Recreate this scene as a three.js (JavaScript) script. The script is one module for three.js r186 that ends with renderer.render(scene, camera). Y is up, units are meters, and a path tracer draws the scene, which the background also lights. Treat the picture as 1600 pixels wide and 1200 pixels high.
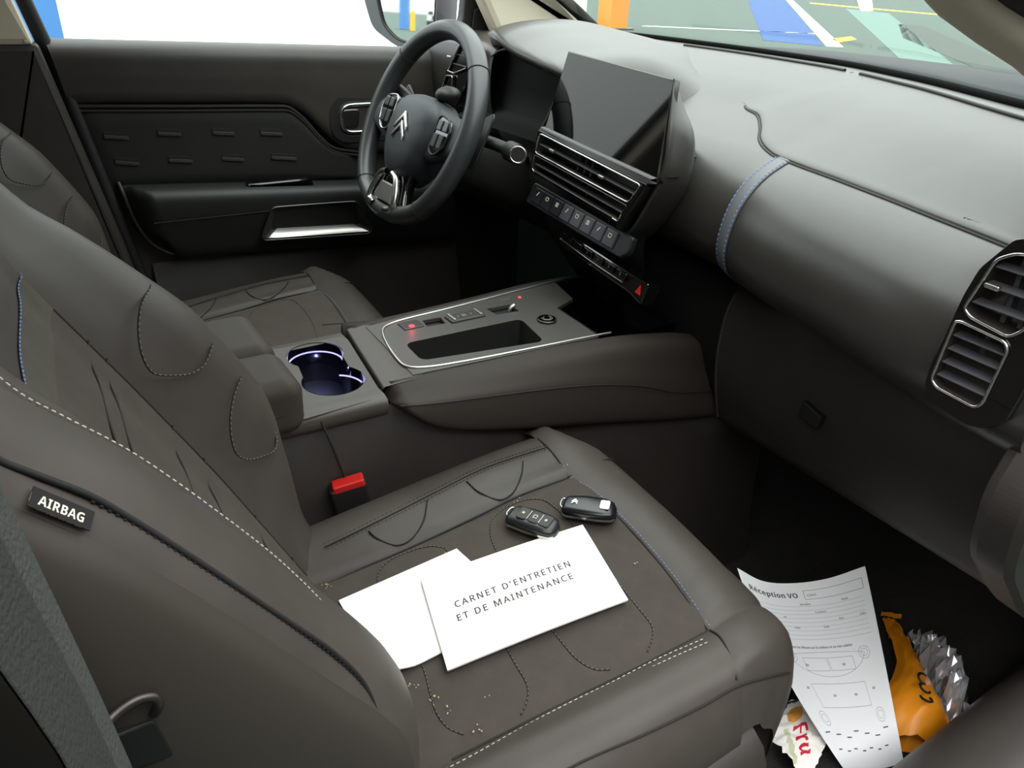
import * as THREE from 'three';
import { mergeGeometries } from 'three/addons/utils/BufferGeometryUtils.js';
import { FontLoader } from 'three/addons/loaders/FontLoader.js';
import { TextGeometry } from 'three/addons/geometries/TextGeometry.js';
import { RoundedBoxGeometry } from 'three/addons/geometries/RoundedBoxGeometry.js';

// ---------- camera, sky, exposure ----------
// car frame: x forward, y up from the cabin floor, z towards the passenger side, metres
const W = 1600, H = 1200, FPX = 1183;
const scene = new THREE.Scene();
const camera = new THREE.PerspectiveCamera(2 * Math.atan(H / 2 / FPX) * 180 / Math.PI, W / H, 0.02, 300);
{
  const yaw = 33.82 * Math.PI / 180, pit = 28.67 * Math.PI / 180, roll = 2.65 * Math.PI / 180;
  const eye = new THREE.Vector3(-0.193, 0.998, 0.919);
  const d = new THREE.Vector3(Math.sin(yaw) * Math.cos(pit), -Math.sin(pit), -Math.cos(yaw) * Math.cos(pit));
  const r = new THREE.Vector3(Math.cos(yaw), 0, Math.sin(yaw)), u = new THREE.Vector3().crossVectors(r, d);
  const up = u.clone().multiplyScalar(Math.cos(roll)).addScaledVector(r, -Math.sin(roll));
  camera.position.copy(eye); camera.up.copy(up); camera.lookAt(eye.clone().add(d));
}
const renderer = new THREE.WebGLRenderer({ antialias: true });
renderer.toneMapping = THREE.LinearToneMapping;
renderer.toneMappingExposure = 1.0;
renderer.shadowMap.enabled = true;
{ // even overcast sky, a little brighter overhead
  const w = 64, h = 32, d = new Float32Array(w * h * 4);
  for (let j = 0; j < h; j++) for (let i = 0; i < w; i++) {
    const e = Math.sin(((j + 0.5) / h - 0.5) * Math.PI), k = (j * w + i) * 4, v = 0.3 + 1.55 * Math.max(0, e);
    d[k] = v * 0.99; d[k + 1] = v; d[k + 2] = v * 1.0; d[k + 3] = 1;
  }
  const t = new THREE.DataTexture(d, w, h, THREE.RGBAFormat, THREE.FloatType);
  t.mapping = THREE.EquirectangularReflectionMapping; t.magFilter = t.minFilter = THREE.LinearFilter; t.needsUpdate = true;
  scene.background = t; scene.environment = t;
  scene.backgroundIntensity = scene.environmentIntensity = 3.7;
}

// ---------- helpers ----------
let seed = 7; const rnd = () => (seed = (seed * 16807) % 2147483647) / 2147483647;
const V = (a) => a.isVector3 ? a : new THREE.Vector3(a[0], a[1], a[2]);
const lerp = (a, b, t) => a + (b - a) * t, clamp = (x, a = 0, b = 1) => Math.min(b, Math.max(a, x));
const sm = (x) => { x = clamp(x); return x * x * (3 - 2 * x); };
// smooth 1-d interpolation through [x, y] pairs
function fn(p) {
  const n = p.length, m = p.map((_, i) => i === 0 ? (p[1][1] - p[0][1]) / (p[1][0] - p[0][0]) : i === n - 1 ? (p[n - 1][1] - p[n - 2][1]) / (p[n - 1][0] - p[n - 2][0])
    : (() => { const a = (p[i][1] - p[i - 1][1]) / (p[i][0] - p[i - 1][0]), b = (p[i + 1][1] - p[i][1]) / (p[i + 1][0] - p[i][0]); return a * b <= 0 ? 0 : 2 * a * b / (a + b); })());
  return (x) => {
    if (x <= p[0][0]) return p[0][1]; if (x >= p[n - 1][0]) return p[n - 1][1];
    let i = 0; while (x > p[i + 1][0]) i++;
    const h = p[i + 1][0] - p[i][0], t = (x - p[i][0]) / h, t2 = t * t, t3 = t2 * t;
    return (2 * t3 - 3 * t2 + 1) * p[i][1] + (t3 - 2 * t2 + t) * h * m[i] + (3 * t2 - 2 * t3) * p[i + 1][1] + (t3 - t2) * h * m[i + 1];
  };
}
// points along a smooth curve through the given ones
function crv(pts, n, closed = false) { return new THREE.CatmullRomCurve3(pts.map(V), closed, 'centripetal').getSpacedPoints(n); }
function poly(pts, step = 0.004) { // evenly spaced points along straight pieces
  const o = []; for (let i = 0; i + 1 < pts.length; i++) { const a = V(pts[i]), b = V(pts[i + 1]), n = Math.max(1, Math.round(a.distanceTo(b) / step)); for (let k = 0; k < n; k++) o.push(a.clone().lerp(b, k / n)); }
  o.push(V(pts[pts.length - 1]).clone()); return o;
}
// surface through rows of points; uv in metres
function loft(rows, { closeU = false, closeV = false, caps = false } = {}) {
  rows = rows.map((r) => r.map(V)); const nr = rows.length, nc = rows[0].length, pos = [], uv = [], idx = [];
  let v = 0;
  for (let i = 0; i < nr; i++) {
    if (i) { let s = 0; for (let j = 0; j < nc; j++) s += rows[i][j].distanceTo(rows[i - 1][j]); v += s / nc; }
    let u = 0; for (let j = 0; j < nc; j++) { if (j) u += rows[i][j].distanceTo(rows[i][j - 1]); pos.push(rows[i][j].x, rows[i][j].y, rows[i][j].z); uv.push(u, v); }
  }
  for (let i = 0; i < (closeV ? nr : nr - 1); i++) for (let j = 0; j < (closeU ? nc : nc - 1); j++) {
    const a = i * nc + j, b = i * nc + (j + 1) % nc, c = ((i + 1) % nr) * nc + j, d = ((i + 1) % nr) * nc + (j + 1) % nc; idx.push(a, c, b, b, c, d);
  }
  const g = new THREE.BufferGeometry();
  if (caps) for (const i of [0, nr - 1]) {
    const c = new THREE.Vector3(); rows[i].forEach((p) => c.add(p)); c.divideScalar(nc); const base = pos.length / 3;
    rows[i].forEach((p) => { pos.push(p.x, p.y, p.z); uv.push(p.x + p.z, p.y); }); pos.push(c.x, c.y, c.z); uv.push(c.x + c.z, c.y);
    for (let j = 0; j < nc; j++) { const a = base + j, b = base + (j + 1) % nc, m = base + nc; i ? idx.push(a, b, m) : idx.push(b, a, m); }
  }
  g.setAttribute('position', new THREE.Float32BufferAttribute(pos, 3)); g.setAttribute('uv', new THREE.Float32BufferAttribute(uv, 2)); g.setIndex(idx); g.computeVertexNormals(); return g;
}
const plain = (g) => { const q = g.index ? g.toNonIndexed() : g; for (const k of Object.keys(q.attributes)) if (!['position', 'normal', 'uv'].includes(k)) q.deleteAttribute(k); return q; };
const merge = (l) => l.length === 1 ? l[0] : mergeGeometries(l.map(plain));
function tube(pts, r, { closed = false, seg = 8, n } = {}) {
  const c = new THREE.CatmullRomCurve3(pts.map(V), closed, 'centripetal'); return new THREE.TubeGeometry(c, n ?? Math.max(8, pts.length * 4), r, seg, closed);
}
function ptube(pts, r, opt) { return tube(poly(pts, 0.006), r, { ...opt, n: undefined }); }
// rounded rectangle / polygon outline as a Shape (u, v) with corner radius
function rpoly(pts, r) {
  const s = new THREE.Shape(), n = pts.length, R = (i) => Array.isArray(r) ? r[i] : r;
  for (let i = 0; i < n; i++) {
    const p = new THREE.Vector2(...pts[i]), a = new THREE.Vector2(...pts[(i + n - 1) % n]).sub(p), b = new THREE.Vector2(...pts[(i + 1) % n]).sub(p);
    const k = Math.min(R(i), a.length() * 0.48, b.length() * 0.48), A = p.clone().addScaledVector(a.normalize(), k), B = p.clone().addScaledVector(b.normalize(), k);
    i ? s.lineTo(A.x, A.y) : s.moveTo(A.x, A.y); s.quadraticCurveTo(p.x, p.y, B.x, B.y);
  }
  s.closePath(); return s;
}
const rect = (w, h, r) => rpoly([[-w / 2, -h / 2], [w / 2, -h / 2], [w / 2, h / 2], [-w / 2, h / 2]], r);
function ring(outer, inner) { outer.holes.push(new THREE.Path(inner.getPoints(10))); return outer; }
function ext(shape, depth, bevel = 0, seg = 10) {
  const g = new THREE.ExtrudeGeometry(shape, { depth: Math.max(1e-4, depth - 2 * bevel), bevelEnabled: bevel > 0, bevelThickness: bevel, bevelSize: bevel, bevelOffset: -bevel, bevelSegments: 2, curveSegments: seg });
  g.translate(0, 0, bevel); return g;
}
// local axes: origin, u (right), v (up), w = u x v (towards the viewer of the face)
function frame(o, u, v) {
  const a = V(u).clone().normalize(), w = new THREE.Vector3().crossVectors(a, V(v)).normalize(), b = new THREE.Vector3().crossVectors(w, a);
  return new THREE.Matrix4().makeBasis(a, b, w).setPosition(V(o));
}
const at = (g, m) => g.clone().applyMatrix4(m);
const move = (g, x, y, z) => { g.translate(x, y, z); return g; };
function box(w, h, d, r = 0.002) { return new RoundedBoxGeometry(w, h, d, 2, Math.min(r, w / 2.01, h / 2.01, d / 2.01)); }
// stitches along a line of surface points
function stitches(pts, len = 0.0042, gap = 0.0022, w = 0.0011) {
  const c = new THREE.CatmullRomCurve3(pts.map(V), false, 'centripetal'), L = c.getLength(), n = Math.max(2, Math.floor(L / (len + gap))), l = [], b = new THREE.CapsuleGeometry(w / 2, len - w, 1, 5);
  c.arcLengthDivisions = 400; c.updateArcLengths();
  const q = new THREE.Quaternion(), up = new THREE.Vector3(0, 1, 0);
  for (let i = 0; i < n; i++) { const t = (i + 0.5) / n, p = c.getPointAt(t), d = c.getTangentAt(t); q.setFromUnitVectors(up, d); l.push(b.clone().applyQuaternion(q).translate(p.x, p.y, p.z)); }
  return merge(l);
}
// naming
const used = {};
function numbered(n) { used[n] = (used[n] ?? -1) + 1; return used[n] ? `${n}_${String(used[n]).padStart(3, '0')}` : n; }
function tag(o, label, category, group) { Object.assign(o.userData, { label, category }); if (group) o.userData.group = group; return o; }
function thing(name, label, category, p = [0, 0, 0], group) { const o = new THREE.Group(); o.name = numbered(name); o.position.set(...p); scene.add(o); return tag(o, label, category, group); }
function part(parent, name, geo, mat, label) {
  const m = new THREE.Mesh(Array.isArray(geo) ? merge(geo) : geo, mat); m.castShadow = m.receiveShadow = true;
  const o = new THREE.Vector3(); let n = 0; for (let p = parent; p && p !== scene; p = p.parent) { o.add(p.position); n++; }
  if (n) { if (m.geometry.userData.moved) m.geometry = m.geometry.clone(); m.geometry.translate(-o.x, -o.y, -o.z); m.geometry.userData.moved = true; }
  m.name = parent === scene ? numbered(name) : name; if (parent !== scene) { const k = `${parent.uuid}${name}`; used[k] = (used[k] ?? -1) + 1; if (used[k]) m.name = `${name}_${String(used[k]).padStart(3, '0')}`; }
  if (label) m.userData.label = label; parent.add(m); return m;
}
function struct(name, geo, mat, label) { const m = part(scene, name, geo, mat); m.userData.kind = 'structure'; if (label) m.userData.label = label; return m; }

// ---------- materials ----------
function noiseTex(size, cells, oct, mix) { // tiling value noise in 0..1
  const d = new Uint8Array(size * size * 4), lat = [];
  for (let o = 0; o < oct; o++) { const c = cells << o; lat.push(Array.from({ length: c * c }, rnd)); }
  for (let y = 0; y < size; y++) for (let x = 0; x < size; x++) {
    let s = 0, a = 1, t = 0;
    for (let o = 0; o < oct; o++) { const c = cells << o, fx = x / size * c, fy = y / size * c, i = Math.floor(fx), j = Math.floor(fy), u = sm(fx - i), v = sm(fy - j), L = lat[o], g = (p, q) => L[(q % c) * c + p % c];
      s += a * lerp(lerp(g(i, j), g(i + 1, j), u), lerp(g(i, j + 1), g(i + 1, j + 1), u), v); t += a; a *= 0.6; }
    const k = (y * size + x) * 4, r = mix(s / t); d[k] = r[0]; d[k + 1] = r[1]; d[k + 2] = r[2]; d[k + 3] = 255;
  }
  const t = new THREE.DataTexture(d, size, size); t.wrapS = t.wrapT = THREE.RepeatWrapping; t.magFilter = t.minFilter = THREE.LinearFilter; t.needsUpdate = true; return t;
}
const rep = (t, m, srgb) => { const c = t.clone(); c.repeat.set(1 / m, 1 / m); if (srgb) c.colorSpace = THREE.SRGBColorSpace; c.needsUpdate = true; return c; };
const grain = noiseTex(256, 64, 2, (v) => { const k = 255 * clamp((v - 0.3) * 2.2); return [k, k, k]; });
const mott = noiseTex(256, 8, 5, (v) => { const k = 225 + 36 * (v - 0.5) ; return [k, k, k]; });
const leatherBump = rep(grain, 0.09), plasticBump = rep(grain, 0.06);
const tone = rep(mott, 0.35, true), toneFine = rep(mott, 0.12, true);
const S = (o) => new THREE.MeshStandardMaterial({ side: THREE.DoubleSide, ...o });
const P = (o) => new THREE.MeshPhysicalMaterial({ side: THREE.DoubleSide, ...o });
const M = {
  leather: P({ color: 0x4d4742, roughness: 0.46, specularIntensity: 0.55, map: tone }),
  suede: P({ color: 0x48403a, roughness: 0.95, map: toneFine, sheen: 0.2, sheenRoughness: 0.6, sheenColor: new THREE.Color(0x6b675e) }),
  ribbed: S({ color: 0x4c473e, roughness: 0.9, map: toneFine }),
  dash: S({ color: 0x393633, roughness: 0.33, map: tone }),
  plastic: S({ color: 0x3b3632, roughness: 0.5, map: tone }),
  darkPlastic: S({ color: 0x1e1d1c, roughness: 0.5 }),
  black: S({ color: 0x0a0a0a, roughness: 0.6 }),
  gloss: P({ color: 0x080808, roughness: 0.08, clearcoat: 1, clearcoatRoughness: 0.03 }),
  screen: P({ color: 0x060607, roughness: 0.04 }),
  chrome: S({ color: 0xd8d6d2, metalness: 1, roughness: 0.22 }),
  satin: S({ color: 0xbcb9b4, metalness: 1, roughness: 0.38 }),
  steel: S({ color: 0x6d6a66, metalness: 1, roughness: 0.35 }),
  stitchWhite: S({ color: 0xb9b3a6, roughness: 0.9 }),
  stitchGrey: S({ color: 0x77736b, roughness: 0.9 }),
  stitchBlue: S({ color: 0x6d88b8, roughness: 0.9 }),
  stitchDark: S({ color: 0x141414, roughness: 0.9 }),
  seam: S({ color: 0x161513, roughness: 0.8 }),
  beige: S({ color: 0xd2c8b4, roughness: 0.85 }),
  carpet: S({ color: 0x292623, roughness: 1, map: toneFine, bumpMap: leatherBump, bumpScale: 0.001 }),
  red: S({ color: 0xc8201c, roughness: 0.4 }),
  rubber: S({ color: 0x0d0d0d, roughness: 0.7 }),
  webbing: S({ color: 0x2a2c29, roughness: 0.8, bumpMap: leatherBump, bumpScale: 0.0003 }),
  paper: S({ color: 0xf0eeea, roughness: 0.8 }),
  glass: P({ color: 0xf0f9f5, roughness: 0, transmission: 1, thickness: 0, ior: 1.5 }),
  floorOut: S({ color: 0x485a51, roughness: 0.95, map: rep(mott, 6, true) }),
  yard: S({ color: 0xe8e6e0, roughness: 0.9 }),
  blueSteel: S({ color: 0x4f86c6, roughness: 0.5 }),
  orange: S({ color: 0xd98a1f, roughness: 0.5 }),
  yellow: S({ color: 0xe0b83a, roughness: 0.95 }),
  white: S({ color: 0xd9dad6, roughness: 0.95 }),
  bluePaint: S({ color: 0x22497f, roughness: 0.95 }),
  cyanPaint: S({ color: 0x5a766d, roughness: 0.95 }),
  addedWall: S({ color: 0x3a3a38, roughness: 0.8 }),  // dark surface of the added wall beside the passenger door
  tinted: P({ color: 0x2a2e2c, roughness: 0, transmission: 1, thickness: 0 }),
  consoleSkin: S({ color: 0x3f3833, roughness: 0.5 }),
  wrapSkin: P({ color: 0x332d29, roughness: 0.6, specularIntensity: 0.35 }),
  armSkin: P({ color: 0x3a342f, roughness: 0.6, specularIntensity: 0.4 }),
  shadedLeather: P({ color: 0x393530, roughness: 0.5, specularIntensity: 0.5 }),  // seat leather darkened: the shade on the side panel is put into the colour
  hookSteel: S({ color: 0x4a4744, metalness: 0.8, roughness: 0.4 }),
  webEdge: S({ color: 0x3c3f3b, roughness: 0.8, bumpMap: leatherBump, bumpScale: 0.0003 }),
  frit: P({ color: 0x040404, roughness: 0.8, specularIntensity: 0.1 }),
  ventGloss: S({ color: 0x0a0a0a, roughness: 0.28 }),
  darkPaint: S({ color: 0x3a443e, roughness: 0.95 }),
  groove: S({ color: 0x2b2a27, roughness: 0.8 }),
  skinPanel: S({ color: 0xc9cdd0, roughness: 0.5 }),
  carWhite: S({ color: 0xe2e2de, roughness: 0.35 }),
  carGlass: S({ color: 0x16191c, roughness: 0.1 }),
  darkDeck: S({ color: 0x3f3c39, roughness: 0.5 }),
  bandLeather: S({ color: 0x55565a, roughness: 0.55 }),
  wheelLeather: S({ color: 0x37383a, roughness: 0.36 }),
  wheelHub: S({ color: 0x2f3236, roughness: 0.55 }),
  cluster: P({ color: 0x030303, roughness: 0.6, specularIntensity: 0.3 }),
  slat: S({ color: 0x48484b, roughness: 0.4 }),
  keyPlastic: S({ color: 0x1c1c1f, roughness: 0.35 }),
  keyGrey: S({ color: 0x3a3a40, roughness: 0.3 }),
  doorCloth: S({ color: 0x1d1c1a, roughness: 0.95 }),
  doorLeather: S({ color: 0x232322, roughness: 0.55 }),
  slotLip: S({ color: 0x2c2a28, roughness: 0.8 }),
  mirrorShell: S({ color: 0x55565a, roughness: 0.4 }),
  mirror: S({ color: 0xf2f2f2, metalness: 1, roughness: 0.02 }),
  orangeFilm: S({ color: 0xe08a12, roughness: 0.35 }),
  clearFilm: P({ color: 0xe6e6ea, roughness: 0.06, metalness: 0.55, transmission: 0.5, thickness: 0, clearcoat: 1 }),
  ledRed: S({ color: 0x401010, emissive: 0xff4a50, emissiveIntensity: 2.2 }),
  ledBlue: S({ color: 0x202040, emissive: 0xb9b6ff, emissiveIntensity: 1.6 }),
  body: P({ color: 0x35383a, roughness: 0.6, specularIntensity: 0.15 }),
};


const lin = (a, b, n) => Array.from({ length: n + 1 }, (_, i) => Math.round(lerp(a, b, i / n) * 1e9) / 1e9);
const wsX = fn([[-0.72, 0.98], [-0.64, 1.03], [-0.5, 1.08], [-0.25, 1.09], [0.0, 1.07], [0.2, 1.0], [0.43, 0.87], [0.59, 0.78], [0.7, 0.7]]);
const lipX = fn([[-0.7, 0.66], [-0.2, 0.7], [0.0, 0.72], [0.2, 0.7], [0.27, 0.671], [0.45, 0.621], [0.58, 0.585], [0.7, 0.57]]);
function dashRow(z) { // windscreen edge, top, rounded nose, underside
  const w = wsX(z), l = lipX(z);
  return crv([[w + 0.03, 0.86, z], [w, 0.874, z], [lerp(l, w, 0.6), 0.848, z], [lerp(l, w, 0.3), 0.815, z], [l + 0.02, 0.792, z], [l - 0.012, 0.782, z], [l - 0.044, 0.766, z], [l - 0.072, 0.738, z], [l - 0.086, 0.702, z], [l - 0.087, 0.668, z], [l - 0.072, 0.64, z], [l - 0.035, 0.62, z], [l + 0.06, 0.608, z]], 60);
}

// ================= the place around the car =================
const ground = struct('ground', move(new THREE.BoxGeometry(300, 0.1, 300), 0, -0.43, 0), M.floorOut);
struct('path', new THREE.ExtrudeGeometry(new THREE.Shape([[-12, 4.6], [5, 4.6], [70, 115], [70, 140], [-12, 140]].map((p) => new THREE.Vector2(...p))), { depth: 0.02, bevelEnabled: false }).rotateX(-Math.PI / 2).translate(0, -0.384, 0), M.yard);
struct('wall_added_right', move(new THREE.BoxGeometry(9, 2.6, 0.2), 0.5, 0.92, 2.5), M.addedWall);  // added wall, out of view, put in to block light from the side
function mark(name, pts, mat, label, category, group) { // paint on the hall floor: [x, z] corners
  const sh = new THREE.Shape(pts.map(([x, z]) => new THREE.Vector2(x, -z))), g = new THREE.ExtrudeGeometry(sh, { depth: 0.012, bevelEnabled: false });
  const m = part(scene, name, g.rotateX(-Math.PI / 2).translate(0, -0.384, 0), mat); tag(m, label, category, group); return m;
}
mark('painted_lane', [[51.6, -45.5], [60, -48.7], [20.6, -14.9], [17.7, -12.4], [17.3, -14.0]], M.bluePaint, 'broad blue painted lane on the hall floor seen through the windscreen', 'floor marking');
mark('painted_line', [[60, -48.7], [60.7, -48.5], [18.1, -12.1], [17.7, -12.3]], M.white, 'white painted line along the edge of the blue floor lane', 'floor marking');
mark('painted_stripe', [[48.6, -34.3], [45.7, -29.2], [15.05, -7.2], [15.37, -8.6]], M.cyanPaint, 'wide pale green stripe on the hall floor ahead of the bonnet', 'floor marking');
mark('painted_line', [[17.2, -18.75], [17.5, -18.9], [22.1, -15.9], [21.8, -15.75]], M.white, 'thin white line crossing the blue lane near the bonnet', 'floor marking');
mark('painted_line', [[57.7, -44.4], [54.5, -37.6], [51.3, -29.5], [49.5, -28.4], [52, -36], [54.8, -42]], M.yellow, 'faint yellow line crossing beyond the pale green stripe', 'floor marking');
mark('painted_line', [[81, -56.5], [86.5, -58.5], [48.4, -32.1], [45.4, -30.9]], M.white, 'painted white highlight at the far end of the pale green stripe', 'floor marking');  // bright highlight on the floor, put in as white colour
mark('painted_lane', [[33.0, -20.3], [33.1, -19.2], [17.6, -7.4], [14.5, -6.0], [23.9, -14.2]], M.darkPaint, 'dark grey worn lane right of the pale green stripe', 'floor marking');
mark('painted_line', [[20.4, -14.2], [22.3, -14.9], [21.3, -14.0], [19.4, -13.2]], M.yellow, 'short yellow dash close to the tip of the white lane edge', 'floor marking');
{
  const c = thing('column', 'orange square post standing behind the far end of the dashboard', 'post', [15.1, -0.38, -17.75]);
  part(c, 'shaft', move(box(0.62, 4, 0.62, 0.02), 15.15, 1.62, -17.7), M.orange); part(c, 'base_plate', move(box(0.9, 0.05, 0.9, 0.01), 15.15, -0.355, -17.7), M.steel);
  const g = thing('panel', 'white and yellow upright panel just left of the orange post', 'panel', [15.6, -0.38, -20.2]);
  part(g, 'board', move(box(0.7, 3, 0.08, 0.01), 15.75, 1.12, -20.2), M.white); part(g, 'stripe', move(box(0.3, 3, 0.1, 0.01), 15.25, 1.12, -20.2), M.yellow); part(g, 'foot', move(box(1.1, 0.06, 0.5, 0.01), 15.55, -0.35, -20.2), M.steel);
  const b = thing('column', 'blue steel column outside the rear edge of the driver window', 'post', [-0.06, -0.38, -3.3]);
  part(b, 'web', move(box(0.03, 3.6, 0.2, 0.004), -0.06, 1.42, -3.3), M.blueSteel);
  for (const e of [-1, 1]) part(b, 'flange', move(box(0.36, 3.6, 0.025, 0.004), -0.06, 1.42, -3.3 + e * 0.11), M.blueSteel);
  part(b, 'base_plate', move(box(0.5, 0.03, 0.4, 0.004), -0.06, -0.355, -3.3), M.steel);
}
// ================= car shell =================
{
  struct('floor', move(new THREE.BoxGeometry(3.0, 0.06, 1.5), -0.3, -0.03, 0), M.carpet);
  struct('floor_front', new THREE.BoxGeometry(0.62, 0.04, 1.5).rotateZ(0.72).translate(1.2, 0.18, 0), M.carpet);
  const dome = []; for (let i = 0; i <= 16; i++) { const x = lerp(-1.9, 0.22, i / 16), r = []; for (let j = 0; j <= 12; j++) { const q = j / 6 - 1; r.push([x, 1.3 - 0.06 * q * q * q * q - 0.05 * ((i / 8 - 1) ** 2), q * 0.63]); } dome.push(r); }
  struct('ceiling', loft(dome.concat(dome.slice().reverse().map((r) => r.map((p) => [p[0], p[1] + 0.05, p[2] * 1.03]))), { closeV: true }), M.beige);
  struct('wall_front', move(new THREE.BoxGeometry(0.06, 0.68, 1.5), 1.42, 0.3, 0), M.black);
  struct('wall_back', move(new THREE.BoxGeometry(0.1, 0.95, 1.5), -1.78, 0.44, 0), M.darkPlastic);
  struct('wall_left', move(new THREE.BoxGeometry(1.45, 0.86, 0.06), -1.0, 0.44, -0.78), M.darkPlastic);
  struct('wall_right', move(new THREE.BoxGeometry(1.2, 0.86, 0.06), -1.12, 0.44, 0.82), M.darkPlastic);
  struct('wall_outer_left', move(new THREE.BoxGeometry(2.6, 0.9, 0.04), 0.3, 0.36, -0.84), M.body);
  // tinted rear windows and the rear pillars
  for (const [n, z, zt, lab] of [['window_2', -0.78, -0.62, 'tinted rear side window behind the driver'], ['window_3', 0.82, 0.62, 'tinted rear side window behind the passenger']]) struct(n, loft([[[-1.75, 0.86, z], [-1.72, 1.26, zt]], [[-1.0, 0.86, z], [-1.0, 1.29, zt]], [[-0.36, 0.86, z], [-0.34, 1.29, zt]]]), M.tinted, lab);
  struct('window_4', loft(lin(-0.75, 0.75, 8).map((z) => [[-1.8, 0.9, z], [-1.72, 1.26, z * 0.85]])), M.tinted, 'tinted rear window');
  // windscreen
  const ws = lin(-0.68, 0.66, 24).map((z) => { const x = wsX(z) + 0.015, q = z / 0.68; return crv([[x, 0.872, z], [lerp(x, 0.2, 0.5), 1.09 - 0.012 * q * q, z * 0.95], [0.2, 1.25 - 0.05 * q ** 4, z * 0.88]], 16); });
  struct('window_1', loft(ws), M.glass, 'windscreen');
  struct('trim_1', tube(lin(-0.66, 0.63, 30).map((z) => [wsX(z) + 0.006, 0.8745, z]), 0.008, { n: 80 }), M.frit, 'black seal between dashboard and windscreen');
  // pillar trims
  const prism = (path, prof, mat, name, lab) => { const p = crv(path, 20), rows = p.map((a, i) => { const t = p[Math.min(i + 1, 20)].clone().sub(p[Math.max(i - 1, 0)]).normalize(), e = new THREE.Vector3(0, 0, 1), n = new THREE.Vector3().crossVectors(e, t).normalize(), b = new THREE.Vector3().crossVectors(t, n); return prof.map(([q, h]) => a.clone().addScaledVector(b, q).addScaledVector(n, h)); }); return struct(name, loft(rows, { closeU: true, caps: true }), mat, lab); };
  const oval = (a, b) => lin(0, 2 * Math.PI, 20).slice(0, 20).map((t) => [a * Math.sign(Math.cos(t)) * Math.abs(Math.cos(t)) ** 0.7, b * Math.sign(Math.sin(t)) * Math.abs(Math.sin(t)) ** 0.7]);
  prism([[0.80, 0.845, 0.625], [0.62, 0.955, 0.548], [0.55, 0.992, 0.508], [0.4, 1.07, 0.5], [0.2, 1.18, 0.53], [0.02, 1.26, 0.56]], oval(0.03, 0.02), M.beige, 'trim_2', 'beige pillar trim at the passenger side of the windscreen');
  prism([[0.80, 0.845, 0.69], [0.62, 0.985, 0.582], [0.52, 1.03, 0.545], [0.4, 1.09, 0.55], [0.2, 1.2, 0.58]], oval(0.03, 0.03), M.rubber, 'trim_3', 'black door seal beside the passenger pillar');
  struct('trim_4', ext(rpoly([[0.79, 0.85], [1.02, 0.872], [1.0, 0.905], [0.92, 0.962], [0.6, 1.14], [0.3, 1.25], [0.18, 1.25], [0.5, 1.09], [0.72, 0.965]], 0.01), 0.05, 0.014).translate(0, 0, -0.695), M.beige, 'beige pillar trim at the driver side of the windscreen');
  prism([[1.06, 0.862, -0.62], [0.95, 0.935, -0.628], [0.7, 1.07, -0.6], [0.4, 1.19, -0.55]], oval(0.012, 0.012), M.rubber, 'trim_5', 'black windscreen edge along the driver pillar');
  // door pillar behind the driver door
  struct('trim_6', ext(rpoly([[-0.117, 0.853], [-0.133, 0.925], [-0.2, 1.25], [-0.4, 1.27], [-0.42, 0.853]], 0.01), 0.06, 0.012).translate(0, 0, -0.73), M.beige, 'beige upper pillar trim behind the driver window');
  struct('trim_7', ext(rpoly([[-0.112, 0.858], [-0.42, 0.858], [-0.42, 0.05], [0.02, 0.05], [-0.045, 0.5]], 0.008), 0.06, 0.012).translate(0, 0, -0.73), M.plastic, 'dark lower pillar trim behind the driver door');
  struct('trim_8', tube([[-0.185, 1.25, -0.725], [-0.118, 0.93, -0.716], [-0.103, 0.862, -0.712], [-0.086, 0.78, -0.706], [-0.04, 0.5, -0.7], [0.03, 0.1, -0.7]], 0.0125, { n: 60 }), M.rubber, 'black door seal beside the driver pillar');
  // passenger sill and dash end
  struct('trim_9', loft(lin(-0.9, 1.1, 20).map((x) => crv([[x, 0.0, 0.655], [x, 0.07, 0.668], [x, 0.13, 0.69], [x, 0.155, 0.73], [x, 0.15, 0.82], [x, 0.0, 0.83]], 16))), M.plastic, 'dark sill trim of the passenger door opening');
  struct('trim_10', ext(rpoly([[0.5, 0.655], [0.478, 0.6], [0.5, 0.52], [0.6, 0.42], [0.78, 0.284], [0.95, 0.12], [1.2, 0.12], [1.2, 0.75], [0.62, 0.8]], 0.03), 0.05, 0.012).translate(0, 0, 0.685), M.plastic, 'dark side trim at the passenger end of the dashboard');
  struct('trim_11', loft(lin(0.2, 1.3, 16).map((y) => crv([[-0.27 - 0.1 * (y - 0.5), y, 0.725], [-0.232 - 0.1 * (y - 0.8), y, 0.75], [-0.228 - 0.1 * (y - 0.8), y, 0.79], [-0.28 - 0.1 * (y - 0.5), y, 0.83]], 10))), M.plastic, 'dark pillar trim behind the passenger seat belt');
}
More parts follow.
